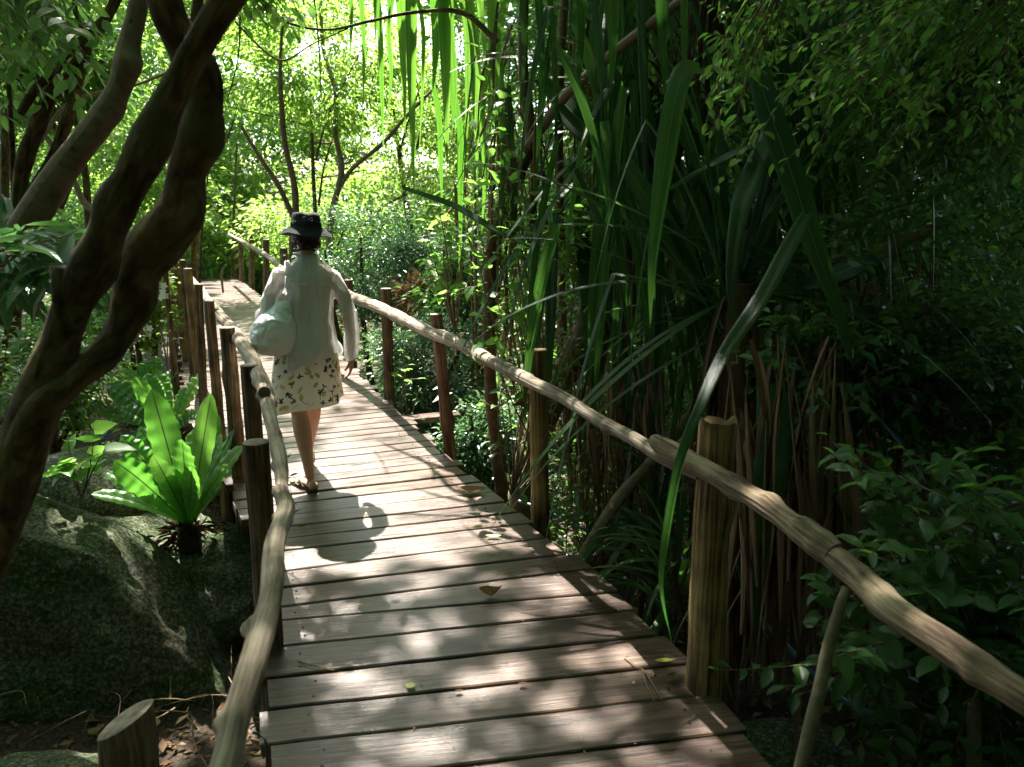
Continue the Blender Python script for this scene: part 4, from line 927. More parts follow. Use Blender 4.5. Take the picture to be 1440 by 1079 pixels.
# ------------------------------------------------------------------ bird's nest ferns
M['litter'] = leafmat('dark dead fronds', [(0, (.02,.012,.007)), (1, (.07,.042,.022))], [(0, (.05,.03,.01)), (1, (.1,.06,.03))], .1, .8, .15)
FW = [(-1, 0), (-.62, .05), (-.28, .05), (0, -.02), (.28, .05), (.62, .05), (1, 0)]
def fern(lab, base, fr, Y, seed=1):
    b = at_y(base[0], base[1], Y); t = thing('birds_nest_fern', lab, 'fern', b); q = random.Random(seed)
    for i, (tx, ty, dy, w, arch, nh, corr) in enumerate(fr):
        e = at_y(tx, ty, Y+dy); v = e-b; n = 44
        c = b+v*.55+np.array([0, 0, arch])*np.linalg.norm(v)
        b2 = b+nrm(v)*.02*[1, 1, 0]
        P = bez(b2, c, e, n); tt = np.linspace(0, 1, n)
        prof = np.interp(tt, [0, .08, .2, .45, .68, .85, .95, 1], [.18, .24, .45, .88, 1, .82, .45, .02])
        G = Geo(); G.strap(P, nh, prof*w*mpp(e), corr=corr, corrn=q.uniform(7, 9) if corr > .05 else 8, edge=.05, cols=FW)
        o = G.obj('frond', M['fern']); adopt(t, o)
    G = Geo(); cloud(G, b-[0, 0, .07], (.11, .11, .09), 260, .10, nclump=12, cr=.4, ar=.12)
    G.tube([b-[0, 0, .45], b-[0, 0, .2], b-[0, 0, .0]], [.09, .08, .06], seg=12, n=12, rough=.25, freq=40)
    adopt(t, G.obj('root_mass', M['litter'])); return t
fern("big bright bird's nest fern with upright fronds growing between the boulder and the left posts", (266, 738), [
  (213,548,.10,44,.02,(.2,-1,.15),.03), (297,553,.05,38,.0,(-.25,-1,.1),.015), (256,618,-.25,38,.12,(0,-.8,.6),.09), (170,612,.05,34,.10,(.1,-.6,.8),.11),
  (160,648,-.15,44,.08,(.2,-.9,.4),.05), (128,695,-.10,22,.16,(.2,-.6,.8),.05), (238,655,-.18,32,.0,(.1,-1,.2),.02), (312,610,.15,24,.02,(-.5,-.8,.3),.11),
  (330,602,.05,18,.0,(-.6,-.8,.2),.04), (342,628,-.08,26,.14,(-.3,-.8,.6),.03), (345,652,.2,22,.16,(-.3,-.6,.8),.03), (278,600,.35,40,.05,(0,-1,.3),.05), (230,600,.4,38,.05,(0,-1,.3),.05), (190,690,.3,30,.15,(0,-.7,.8),.06), (196,600,.2,34,.06,(.1,-.8,.6),.12), (150,665,.15,30,.14,(.1,-.6,.8),.08), (322,655,-.25,26,.10,(-.2,-.8,.5),.05), (215,640,-.3,30,.06,(.1,-.9,.4),.05), (270,655,-.35,30,.02,(0,-1,.3),.03), (305,580,.3,30,.04,(-.1,-.9,.3),.10)], 4.75)
fern("smaller bird's nest fern in half shade behind the big one", (238, 612), [
  (150,540,.1,34,.14,(.2,-.6,.8),.12), (188,530,0,26,.05,(0,-1,.3),.03), (205,525,.2,30,.05,(0,-.7,.7),.12), (222,522,.35,30,.03,(0,-.8,.6),.12), (262,545,.1,24,.1,(-.3,-.8,.6),.08),
  (285,525,.2,26,.12,(-.3,-.7,.7),.11), (196,545,-.15,24,.02,(0,-1,.2),.02), (170,575,-.1,30,.14,(.1,-.6,.8),.06), (140,580,.2,26,.16,(.1,-.6,.8),.1), (278,580,0,22,.16,(-.3,-.7,.7),.09)], 6.3, 2)
fern("dim bird's nest fern at the foot of the far posts", (215, 560), [
  (170,520,0,22,.14,(.2,-.6,.8),.12), (200,508,.1,20,.06,(0,-.8,.6),.12), (218,500,.2,22,.03,(0,-.8,.6),.12), (250,520,0,20,.14,(-.2,-.7,.7),.1), (160,545,.1,20,.16,(0,-.6,.8),.1)], 7.6, 3)

# ------------------------------------------------------------------ boulders
m, nt, out = newmat('mossy granite'); M['rock'] = m
tcd = nt.nodes.new('ShaderNodeTexCoord'); oc = tcd.outputs['Object']
n1 = tex(nt, 'noise', oc, 3.5, detail=6, rough=.65); n2 = tex(nt, 'noise', oc, 46, detail=6, rough=.75); v1 = tex(nt, 'voro', oc, 70)
st_ = ramp(nt, n2, [(.36, (.03,.026,.02)), (.5, (.11,.10,.075)), (.64, (.30,.29,.24))])
ms = ramp(nt, n2, [(.32, (.012,.024,.007)), (.5, (.045,.080,.025)), (.68, (.13,.18,.07))])
col = mixc(nt, ramp(nt, mixc(nt, .4, n1, n2), [(.42, 0.), (.58, .85)]), ms, st_)
vc = nt.nodes.new('ShaderNodeTexVoronoi'); vc.feature = 'DISTANCE_TO_EDGE'; vc.inputs['Scale'].default_value = 1.3
wn = nt.nodes.new('ShaderNodeTexNoise'); wn.inputs['Scale'].default_value = 2.2; nt.links.new(oc, wn.inputs['Vector'])
nt.links.new(mixc(nt, .45, oc, wn.outputs['Color']), vc.inputs['Vector'])
ckr = ramp(nt, vc.outputs['Distance'], [(0, .75), (.03, 1.)])
pt = tex(nt, 'noise', oc, 1.6, detail=5, rough=.7); col = mixc(nt, ramp(nt, pt, [(.54, 0.), (.62, .65)]), col, mixc(nt, 1.0, st_, (.9,.85,.75), 'MULTIPLY'))
ln_ = tex(nt, 'noise', oc, 8, detail=5, rough=.75); col = mixc(nt, ramp(nt, ln_, [(.60, 0.), (.64, .7)]), col, (.26,.29,.20))
col = mixc(nt, 1.0, col, ckr, 'MULTIPLY')
p = N_(nt, 'ShaderNodeBsdfPrincipled'); p.inputs['Roughness'].default_value = .92; p.inputs['Specular IOR Level'].default_value = .15
nt.links.new(col, p.inputs['Base Color']); nt.links.new(bump(nt, n2, .9, .02, bump(nt, ckr, .25, .02, bump(nt, v1, .5, .008))), p.inputs['Normal']); nt.links.new(p.outputs[0], out.inputs[0])
def boulder(lab, c, R, rot=(0, 0, 0), seed=1, sub=5, sq=.75, cuts=(), nm='boulder', mt='rock', amp=.05):
    import bmesh
    bm = bmesh.new(); bmesh.ops.create_icosphere(bm, subdivisions=sub, radius=1); rm = Matrix.Rotation(rot[2], 3, 'Z') @ Matrix.Rotation(rot[1], 3, 'Y') @ Matrix.Rotation(rot[0], 3, 'X')
    for v in bm.verts:
        d = v.co.normalized(); v.co = Vector([math.copysign(abs(a)**sq, a) for a in d])
        for nn, k in cuts:
            nv = Vector(nn).normalized(); s_ = v.co.dot(nv)
            if s_ > k: v.co -= nv*(s_-k)*.88
        co = v.co.copy(); h = mnoise.fractal(co*1.6+Vector((seed*7, 0, 0)), 1, 2, 6)*amp*1.5 + mnoise.fractal(co*9+Vector((seed, 3, 0)), 1, 2, 4)*.013
        v.co += d*h; v.co = rm @ Vector((v.co.x*R[0], v.co.y*R[1], v.co.z*R[2]))
    me = bpy.data.meshes.new(nm); bm.to_mesh(me); bm.free()
    for pl in me.polygons: pl.use_smooth = True
    o = bpy.data.objects.new(nm, me); C.objects.link(o); o.location = c; me.materials.append(M[mt]); return tag(o, lab, 'boulder')
boulder('large mossy granite boulder sloping down toward the left handrail', (-2.74, 4.02, -.60), (1.38, .60, .66), rot=(0, .44, .12), seed=2, sub=6, cuts=[((.25, -.9, .35), .62), ((.75, 0, .65), .78), ((.35, -.35, -1), .50)])
boulder('flat sunlit grey rock behind the mossy boulder at the foot of the fern', (-2.50, 4.95, -.52), (.62, .40, .30), rot=(.1, .2, .3), seed=5, sub=5, cuts=[((.2, 0, 1), .45), ((.3, -1, .3), .5)], amp=.12)
boulder('shaded rock under the big fern', (-1.95, 4.60, -.72), (.46, .34, .36), seed=8, sub=5, amp=.14, cuts=[((0, -.5, 1), .5)])
boulder('rounded mossy rock in the bottom left corner', (-1.95, 2.75, -.86), (.42, .4, .30), seed=9, sub=5)
boulder('grey rock in the undergrowth at the left behind the yellow-green seedling', (-3.0, 5.4, -.45), (.5, .5, .45), seed=11, sub=4)
boulder('pale half buried rock at the bottom right under the green stake', (.95+.55, 2.75, -.95), (.42, .36, .26), seed=12, sub=4)
boulder('small grey rock between roots behind the stake', (1.25, 3.15, -.78), (.3, .2, .18), seed=14, sub=4)
boulder('dark rock low at the bottom right beside the roots', (2.1, 3.0, -.85), (.3, .3, .2), seed=15, sub=4)

G = Geo(); q = random.Random(9)
for i in range(150):
    p0_ = np.array([q.uniform(-2.9, -1.2), q.uniform(3.4, 5.6), 0]); p0_[2] = gz(p0_[0], p0_[1])+q.uniform(.0, .25); d_ = np.array([q.gauss(0, 1), q.gauss(0, .6), q.gauss(0, .4)]); d_ = d_/np.linalg.norm(d_)*q.uniform(.12, .5)
    G.tube([p0_, p0_+d_*.5+np.array([q.gauss(0, .03), q.gauss(0, .03), q.gauss(0, .03)]), p0_+d_], [q.uniform(.002, .008), .003, .0015], seg=5, n=7)
tag(G.obj('fallen_twigs', M['twig']), 'tangle of fallen twigs and roots round the rocks below the big fern', 'twigs', kind='stuff')
# ------------------------------------------------------------------ water hose
def hose(lab, pts, w=5.5):
    t = thing('hose', lab, 'hose', at_y(*pts[0])); G = Geo(); P = [at_y(*p_) for p_ in pts]
    G.tube(P, [w/2*mpp(P[0])], seg=10, n=50); adopt(t, G.obj('pipe', M['blue']))
hose('thin blue water hose lying in the dark at the lower right', [(1070,868,3.3),(1088,888,3.25),(1118,920,3.2),(1150,955,3.1),(1195,990,3.05),(1240,1006,3.0),(1300,1010,3.0),(1400,1002,3.0)], 6)
hose('short stretch of blue hose showing left of the slanting branch', [(730,705,5.0),(760,715,4.9),(790,730,4.9),(820,744,4.8),(850,752,4.8)], 4)
hose('black cable looped at the deck corner at the bottom left', [(355,1030,1.95),(366,1034,1.95),(374,1045,1.93),(376,1085,1.9)], 4)
bpy.data.objects['hose.002'].children[0].data.materials[0] = plain('black cable', (.03,.03,.032), .4, .5)

# ------------------------------------------------------------------ fallen leaves and twigs on the boards
def dleaf(lab, px, py, wpx, mt, curl=.25, ang=0.0, ar=.45, seed=0):
    b = on_z(px, py, .008); L = wpx*mpp(b); G = Geo(); n = 12; a = ang; u = np.array([math.cos(a), math.sin(a), 0]); t = np.linspace(-.5, .5, n)
    P = b+u*(t*L)[:, None]; P[:, 2] += np.abs(t)**1.6*L*curl+.004
    prof = L*ar*np.clip(1-(2*np.abs(t+.05))**2.2, .02, 1); G.strap(P, (0, 0, 1), prof, cols=[(-1, .25*curl*2), (-.5, .06), (0, 0), (.5, .06), (1, .28*curl*2)])
    o = G.obj('fallen_leaf', M[mt]); o.location = (0, 0, 0); return tag(o, lab, 'leaf')
dleaf('curled brown dead leaf standing up on the middle boards', 690, 838, 34, 'dead', 1.1, .3, .55)
dleaf('pale brown crumpled leaf near the right edge of the walk', 665, 693, 44, 'dead', .45, .1, .5)
dleaf('small heart-shaped yellow leaf on the nearest lit boards', 578, 965, 15, 'yellow', .1, 1.2, .9)
dleaf('yellow leaf at the foot of the ochre post', 935, 930, 28, 'yellow', .1, .1, .35)
dleaf('yellow leaf alone on the board left of the second right post', 694, 755, 22, 'yellow', .15, .0, .35)
dleaf('orange leaf caught in the gap between the near boards', 736, 963, 14, 'dead', .2, .1, .5)
dleaf('little orange brown leaf in the gap below the yellow heart leaf', 645, 973, 12, 'dead', .2, .4, .5)
dleaf('tiny yellow leaf beside the twig on the right boards', 891, 961, 8, 'yellow', .1, 1.3, .5)
dleaf('brown leaf pressed against the base of the ochre post', 945, 955, 22, 'dead', .7, .9, .6)
dleaf('small pale leaf beside the left rail on the upper boards', 425, 742, 12, 'dead', .3, .3, .5)
q = random.Random(3)
G = Geo()
for i in range(90):
    b = on_z(q.uniform(395, 960), q.uniform(700, 1070), .006); l = edge_hit(LD, b, np.array([1., .2, 0])); r_ = edge_hit(RD, b, np.array([1., .2, 0]))
    if l is None or r_ is None or not (l[0]+.05 < b[0] < r_[0]-.05): continue
    s_ = q.uniform(.006, .016); G.addmany(KITE, b[None], np.array([[q.uniform(-1, 1), q.uniform(-1, 1), .1]]), np.array([[q.uniform(-.3, .3), q.uniform(-.3, .3), 1]]), s_, s_*.5)
tag(G.obj('leaf_crumbs', M['dead']), 'scattered crumbs of dry leaf over the boards', 'debris', kind='stuff')
def twig(lab, pts, w=2.2):
    t = thing('twig', lab, 'twig', on_z(*pts[0][0], .01)); G = Geo()
    for ln in pts:
        P = [on_z(a, b, .006+.006*(i % 2)) for i, (a, b) in enumerate(ln)]; G.tube(P, [w/2*mpp(P[0])], seg=5, n=12)
    adopt(t, G.obj('stem', M['twig']))
twig('forked dry twig lying on the boards left of the ochre post', [[(878,925),(895,938),(905,943),(918,962),(931,984)], [(905,943),(909,962),(920,985)]])
twig('short dry twig on the nearest boards at the left', [[(420,930),(440,936),(470,943)]], 2)
# dead yellow-brown leaf caught on the second post
G = Geo(); P = catmull([at_y(748, 545, 4.2), at_y(742, 558, 4.15), at_y(734, 566, 4.15), at_y(722, 570, 4.12)], 14); G.strap(P, (.3, -1, .5), np.interp(np.linspace(0, 1, 14), [0, .5, 1], [.012, .04, .012]), fold=.25)
tag(G.obj('dead_leaf', M['dead']), 'dry curled leaf caught on the side of the second right post', 'leaf')
G = Geo(); b = at_y(598, 420, 9.0); cloud(G, b, (.35, .3, .28), 420, .13, nclump=14, ar=.25)
tag(G.obj('dry_brush', M['dead']), 'heap of reddish dry brush behind the handrail right of the walker', 'brush', kind='stuff')

# ------------------------------------------------------------------ the walker
skin = plain('skin', (.50,.30,.21), .5, .4, 30, .06, .03)
def ell(G, c, r, seg=20, rings=14, rot=None):
    V = []; F = []
    for i in range(rings+1):
        a = math.pi*i/rings
        for j in range(seg):
            b = 2*math.pi*j/seg; V.append([r[0]*math.sin(a)*math.cos(b), r[1]*math.sin(a)*math.sin(b), r[2]*math.cos(a)])
    V = np.array(V)
    if rot is not None: V = V@np.array(rot).T
    for i in range(rings):
        for j in range(seg): F.append((i*seg+j, (i+1)*seg+j, (i+1)*seg+(j+1) % seg, i*seg+(j+1) % seg))
    G.add(V+np.array(c), F)
def limb(G, pts, rad, seg=16, n=24, flat=1.0):
    G.tube(pts, rad, seg=seg, n=n, cap=True, flat=flat)
    ell(G, pts[0], [rad[0]]*3, 12, 8); ell(G, pts[-1], [rad[-1]]*3, 12, 8)
def loft(G, rows, seg=48):            # rows: (cx, cy, z, rx, ry)
    V = []; n = len(rows)
    for cx, cy, z, rx, ry in rows:
        for j in range(seg):
            b = 2*math.pi*j/seg; V.append([cx+rx*math.cos(b), cy+ry*math.sin(b), z])
    F = [(i*seg+j, i*seg+(j+1) % seg, (i+1)*seg+(j+1) % seg, (i+1)*seg+j) for i in range(n-1) for j in range(seg)]
    F.append(tuple(range(seg-1, -1, -1))); F.append(tuple((n-1)*seg+j for j in range(seg))); G.add(V, F)
def remesh(G, name, vox, smooth=4, dec=None):
    me = G.mesh(name); o = bpy.data.objects.new(name, me); C.objects.link(o)
    w = o.modifiers.new('w', 'WELD'); w.merge_threshold = .0005
    r = o.modifiers.new('r', 'REMESH'); r.mode = 'VOXEL'; r.voxel_size = vox; r.use_smooth_shade = True
    s_ = o.modifiers.new('s', 'SMOOTH'); s_.iterations = smooth; s_.factor = .5
    dg = bpy.context.evaluated_depsgraph_get(); dg.update(); m2 = bpy.data.meshes.new_from_object(o.evaluated_get(dg))
    o.modifiers.clear(); o.data = m2; m2.name = name
    m2.polygons.foreach_set('use_smooth', np.ones(len(m2.polygons), bool)); return o
def rows_interp(R, n):
    R = np.array(R, float); return [tuple(r) for r in catmull(R, n)]
feet = on_z(434, 686)
wk = bpy.data.objects.new('person', None); C.objects.link(wk); wk.location = feet; wk.rotation_euler = (0, math.radians(2.6), math.radians(20)); wk.scale = (1, 1, .985)
tag(wk, 'woman walking away in a dark bucket hat, loose white shirt and flowered skirt', 'person')
def to(o): o.parent = wk; return o
B = Geo()
# legs: the left carries the weight, the right is stepping forward
limb(B, [(-.085,.0,.86),(-.065,.04,.66),(-.045,.055,.47)], [.085,.070,.050]); limb(B, [(-.045,.055,.47),(-.030,.015,.36),(-.008,-.02,.20),(.006,-.035,.085)], [.050,.054,.037,.029])
limb(B, [(.085,.0,.86),(.08,.15,.68),(.065,.27,.51)], [.085,.070,.050]); limb(B, [(.065,.27,.51),(.060,.33,.38),(.055,.42,.22),(.052,.50,.10)], [.048,.053,.037,.029])
def foot(ank, dirn, pitch=0):
    a = np.array(ank, float); d = nrm(np.array([dirn[0], dirn[1], 0])); s_ = np.array([d[1], -d[0], 0]); sh = math.sin(pitch)
    heel = a+[0, 0, -.055]-d*.035
    ell(B, heel, (.030, .032, .028)); limb(B, [heel+[0, 0, .005], a+d*.06+[0, 0, -.055+sh*.02], a+d*.13+[0, 0, -.07+sh*.05]], [.027, .033, .026], flat=.72)
    for k in range(5):
        e = a+d*(.155-.012*k)+s_*(-.03+.015*k)*(-1 if ank[0] > .03 else 1)+[0, 0, -.076]
        limb(B, [e-d*.035, e+d*(.02-.003*k)], [.0105-.0012*k if k else .013, .0085-.0008*k if k else .011], 8, 5)
foot((.006, -.035, .088), (-.42, .9)); foot((.052, .50, .10), (.05, 1), .1)
loft(B, rows_interp([(0,0,.78,.10,.09),(0,0,.86,.155,.11),(0,0,.95,.150,.105),(0,0,1.05,.125,.09),(0,0,1.2,.135,.095),(0,0,1.30,.145,.090),(0,0,1.35,.125,.078),(0,0,1.39,.075,.058),(0,.005,1.43,.05,.05),(0,.012,1.465,.046,.049),(0,.02,1.50,.045,.05)], 36))
# head with a face, turned slightly down the path
hc = np.array([0, .035, 1.553])
ell(B, hc+[0,0,.01], (.071, .088, .092), 28, 20); ell(B, hc+[0, .03, -.055], (.050, .055, .052)); ell(B, hc+[0, .085, -.012], (.012, .020, .020)); ell(B, hc+[0, .075, -.095], (.022, .016, .016))
for s_ in (-1, 1):
    ell(B, hc+[s_*.073, .0, -.01], (.010, .018, .030)); ell(B, hc+[s_*.030, .072, .012], (.016, .012, .011)); ell(B, hc+[s_*.035, .06, -.03], (.022, .02, .02)); ell(B, hc+[s_*.03, .080, .032], (.02, .008, .006))
ell(B, hc+[0, .084, -.048], (.024, .009, .006)); ell(B, hc+[0, .083, -.058], (.019, .009, .006))
# arms
limb(B, [(-.140,0,1.315),(-.205,-.02,1.22),(-.238,-.03,1.10)], [.040,.038,.034]); limb(B, [(-.238,-.03,1.10),(-.24,.09,1.06),(-.21,.20,1.03)], [.036,.032,.023])
limb(B, [(.140,0,1.315),(.21,-.02,1.22),(.235,-.025,1.10)], [.040,.038,.034]); limb(B, [(.235,-.025,1.10),(.25,-.01,.97),(.262,.02,.85)], [.036,.031,.022])
def hand(w, d, pal, curl, s_=1.0, thumb=1):   # w wrist, d along the hand, pal palm normal
    w = np.array(w, float); d = nrm(np.array(d, float)); pal = nrm(np.array(pal, float)); sd = np.cross(d, pal)
    limb(B, [w, w+d*.035, w+d*.075], [.022, .030, .032], flat=.5) if False else None
    for k in range(4):
        o_ = sd*(-.030+.0195*k)*s_; limb(B, [w+d*.005+o_*.55, w+d*.05+o_*.9, w+d*.085+o_], [.015, .014, .0115], 10, 8)
        Lk = [.066, .076, .070, .054][k]*s_; p_ = w+d*.085+o_; dd = d.copy(); pts = [p_]
        for j, f in enumerate((.45, .32, .23)):
            dd = nrm(dd*math.cos(curl*(1+j*.25))+pal*math.sin(curl*(1+j*.25))); pts.append(pts[-1]+dd*Lk*f)
        limb(B, pts, [.0095, .0088, .0078, .0066], 10, 14)
    b = w+d*.028-sd*.028*thumb; limb(B, [b, b+nrm(-sd*thumb*.7+d*.8+pal*.35)*.036, b+nrm(-sd*thumb*.4+d+pal*.6)*.068], [.0135, .0105, .0075], 10, 10)
hand((.264,.028,.835), (.03,.10,-1), (-.9,.25,-.1), .35, 1, 1)
hand((-.205,.215,1.025), (.45,.85,-.15), (.6,-.35,-.5), .55, 1, -1)
body = remesh(B, 'body', .0042, 5); body.data.materials.clear(); body.data.materials.append(skin); to(body)
# shirt
m, nt, out = newmat('thin white cotton'); M['shirt'] = m
tcd = nt.nodes.new('ShaderNodeTexCoord'); nz = tex(nt, 'noise', tcd.outputs['Object'], 1.0, (14, 14, 3.5), detail=5, rough=.6, dist=1.4); wv = tex(nt, 'noise', tcd.outputs['Object'], 420)
p = N_(nt, 'ShaderNodeBsdfPrincipled'); p.inputs['Roughness'].default_value = .85; p.inputs['Specular IOR Level'].default_value = .15
p.inputs['Base Color'].default_value = (.84,.86,.86,1)
nt.links.new(bump(nt, nz, .9, .05, bump(nt, wv, .15, .002)), p.inputs['Normal']); tr = nt.nodes.new('ShaderNodeBsdfTranslucent'); tr.inputs[0].default_value = (.85,.85,.82,1)
mx = nt.nodes.new('ShaderNodeMixShader'); mx.inputs[0].default_value = .25; nt.links.new(p.outputs[0], mx.inputs[1]); nt.links.new(tr.outputs[0], mx.inputs[2])
tp_ = nt.nodes.new('ShaderNodeBsdfTransparent'); m2_ = nt.nodes.new('ShaderNodeMixShader'); m2_.inputs[0].default_value = .16; nt.links.new(mx.outputs[0], m2_.inputs[1]); nt.links.new(tp_.outputs[0], m2_.inputs[2]); nt.links.new(m2_.outputs[0], out.inputs[0])
Sh = Geo()
loft(Sh, rows_interp([(.012,0,.80,.168,.128),(.012,0,.86,.172,.132),(.008,0,.95,.168,.128),(.005,0,1.05,.155,.115),(0,0,1.18,.158,.112),(0,0,1.28,.170,.108),(0,0,1.34,.165,.098),(0,0,1.375,.135,.082),(0,.002,1.405,.085,.066),(0,.006,1.432,.060,.060),(0,.008,1.447,.057,.058)], 46), 64)
limb(Sh, [(-.145,0,1.318),(-.198,-.022,1.21),(-.238,-.035,1.10)], [.054,.048,.046], 24, 24); limb(Sh, [(-.238,-.035,1.10),(-.240,.08,1.065),(-.212,.185,1.04)], [.046,.043,.038], 24, 20)
limb(Sh, [(.145,0,1.318),(.206,-.022,1.21),(.243,-.028,1.10)], [.054,.047,.046], 24, 24); Sh.tube([(.243,-.028,1.12),(.258,-.012,.98),(.268,.012,.86),(.270,.02,.825)], [.047,.043,.042,.043], seg=24, n=24, cap=True)
shirt = remesh(Sh, 'shirt', .0055, 3)
me = shirt.data; n = len(me.vertices); co = np.zeros(n*3, np.float32); me.vertices.foreach_get('co', co); co = co.reshape(-1, 3); nm = np.zeros(n*3, np.float32); me.vertices.foreach_get('normal', nm); nm = nm.reshape(-1, 3)
f1 = np.array([mnoise.noise(Vector((x*13, y*13, z*3.2))) for x, y, z in co]); f2 = np.array([mnoise.noise(Vector((x*26+z*9, y*26, z*10+5))) for x, y, z in co])
f3 = np.abs(np.sin((co[:, 0]*2.2+co[:, 2]*.55)*17+f1*1.5))
low = np.clip((1.30-co[:, 2])/.3, 0, 1); arm = np.abs(co[:, 0]) > .19
amp = np.where(arm, .010, .028)
disp = f1*amp*1.7*np.clip(low+.3, 0, 1)+f2*.005+(f3-.5)*.012*low
disp += .006*np.exp(-((co[:, 2]-1.275)/.006)**2)*(np.abs(co[:, 0]) < .16)*(co[:, 1] < 0)      # yoke seam
disp += np.where((np.abs(co[:, 0]) < .19) & (co[:, 2] < .9), .012*np.sin(np.arctan2(co[:, 1], co[:, 0])*7)*(.9-co[:, 2])/.1, 0)
hem = (np.abs(co[:, 0]-.01) < .185) & (co[:, 2] < .93) & (np.hypot(co[:, 0], co[:, 1]) < .2)
co2 = co+nm*disp[:, None]; co2[:, 2] += np.where(hem, (.03+co[:, 0]*.12+.02*np.sin(co[:, 0]*14))*(.93-co[:, 2])/.13, 0)
me.vertices.foreach_set('co', co2.astype(np.float32).ravel()); me.materials.clear(); me.materials.append(M['shirt']); me.update(); to(shirt)
cl = Geo(); cl.tube([(.057*math.cos(a), .008+.058*math.sin(a), 1.444+.012*math.sin(a)) for a in np.linspace(0, 6.283, 25)], [.0075], seg=8, n=60, flat=1); to(cl.obj('collar', M['shirt']))
nk = Geo(); nk.tube([(.050*math.cos(a), .01+.053*math.sin(a), 1.470-.012*math.sin(a)) for a in np.linspace(0, 6.283, 25)], [.0055], seg=8, n=60); to(nk.obj('neck_cord', plain('black cord', (.02,.015,.015), .7)))
# skirt with printed flowers (printed on the cloth: colour attribute)
nu, nv_ = 420, 190; th = np.linspace(0, 2*np.pi, nu, endpoint=False); v = np.linspace(0, 1, nv_)
TH, Vv = np.meshgrid(th, v)
rx = np.interp(Vv, [0, .15, .4, .75, 1], [.150, .180, .196, .212, .226]); ry = np.interp(Vv, [0, .15, .4, .75, 1], [.115, .135, .148, .170, .185])
fold = (np.sin(TH*7+.6)*.5+np.sin(TH*11+1.9)*.35+np.sin(TH*4)*.4)*Vv**1.5*.013
X = (rx+fold)*np.cos(TH)-.006; Yy = (ry+fold)*np.sin(TH)+.03*Vv
Z = .93-Vv*(.40-.035*np.cos(TH)); Z = Z+.012*np.sin(TH*3+.5)*Vv**2
Yy += .06*Vv**2*np.clip(np.cos(TH), 0, 1); 
VV = np.stack([X, Yy, Z], -1).reshape(-1, 3); idx = np.arange(nu*nv_).reshape(nv_, nu); nx_ = np.roll(idx, -1, 1)
G = Geo(); Fq = np.stack([idx[:-1], nx_[:-1], nx_[1:], idx[1:]], -1).reshape(-1, 4)
G.V.append(VV); G.L.append(Fq.ravel()); G.N.append(np.full(len(Fq), 4)); G.UV.append(np.zeros((len(VV), 2))); G.R.append(np.zeros(len(VV))); G.n = len(VV)
sk = G.obj('skirt', M['shirt'])
su, sv_ = (TH*.2).ravel(), (Vv*.40).ravel(); col = np.tile(np.array([.78, .80, .70]), (len(su), 1)); q = random.Random(12)
def petal(cu, cv, ang, L, wd, c):
    du = (su-cu+.6283)%1.2566-.6283; dv = sv_-cv; a = du*math.cos(ang)+dv*math.sin(ang); b = -du*math.sin(ang)+dv*math.cos(ang)
    k = ((a-L/2)/(L/2))**2+(b/(wd/2))**2 < 1; col[k] = c
for i in range(110): petal(q.uniform(0, 1.2566), q.uniform(.03, .38), q.uniform(0, 6.28), q.uniform(.03, .055), q.uniform(.014, .024), random.Random(i).choice([(.36,.36,.10), (.45,.43,.17), (.60,.50,.32), (.36,.42,.28)]))
for i in range(95):
    cu, cv, a0, k = q.uniform(0, 1.2566), q.uniform(.02, .385), q.uniform(0, 6.28), q.choice([3, 4, 5, 5]); c = q.choice([(.03,.035,.06), (.04,.03,.04), (.05,.05,.05), (.05,.10,.12)])
    for j in range(k): petal(cu, cv, a0+j*6.28/k*q.uniform(.85, 1.1), q.uniform(.015, .024), q.uniform(.007, .011), c)
for i in range(40): petal(q.uniform(0, 1.2566), q.uniform(.02, .385), q.uniform(0, 6.28), q.uniform(.03, .06), .0025, (.12,.13,.08))
ca = sk.data.color_attributes.new('print', 'FLOAT_COLOR', 'POINT'); ca.data.foreach_set('color', np.hstack([col, np.ones((len(col), 1))]).astype(np.float32).ravel())
m, nt, out = newmat('printed cotton'); a = N_(nt, 'ShaderNodeAttribute', attribute_name='print'); p = N_(nt, 'ShaderNodeBsdfPrincipled'); p.inputs['Roughness'].default_value = .85; p.inputs['Specular IOR Level'].default_value = .15
nt.links.new(a.outputs['Color'], p.inputs['Base Color']); tr = nt.nodes.new('ShaderNodeBsdfTranslucent'); nt.links.new(a.outputs['Color'], tr.inputs[0]); mx = nt.nodes.new('ShaderNodeMixShader'); mx.inputs[0].default_value = .3
tcd = nt.nodes.new('ShaderNodeTexCoord'); nt.links.new(bump(nt, tex(nt, 'noise', tcd.outputs['Object'], 30, detail=4), .3, .01), p.inputs['Normal'])
nt.links.new(p.outputs[0], mx.inputs[1]); nt.links.new(tr.outputs[0], mx.inputs[2]); nt.links.new(mx.outputs[0], out.inputs[0]); sk.data.materials[0] = m; to(sk)
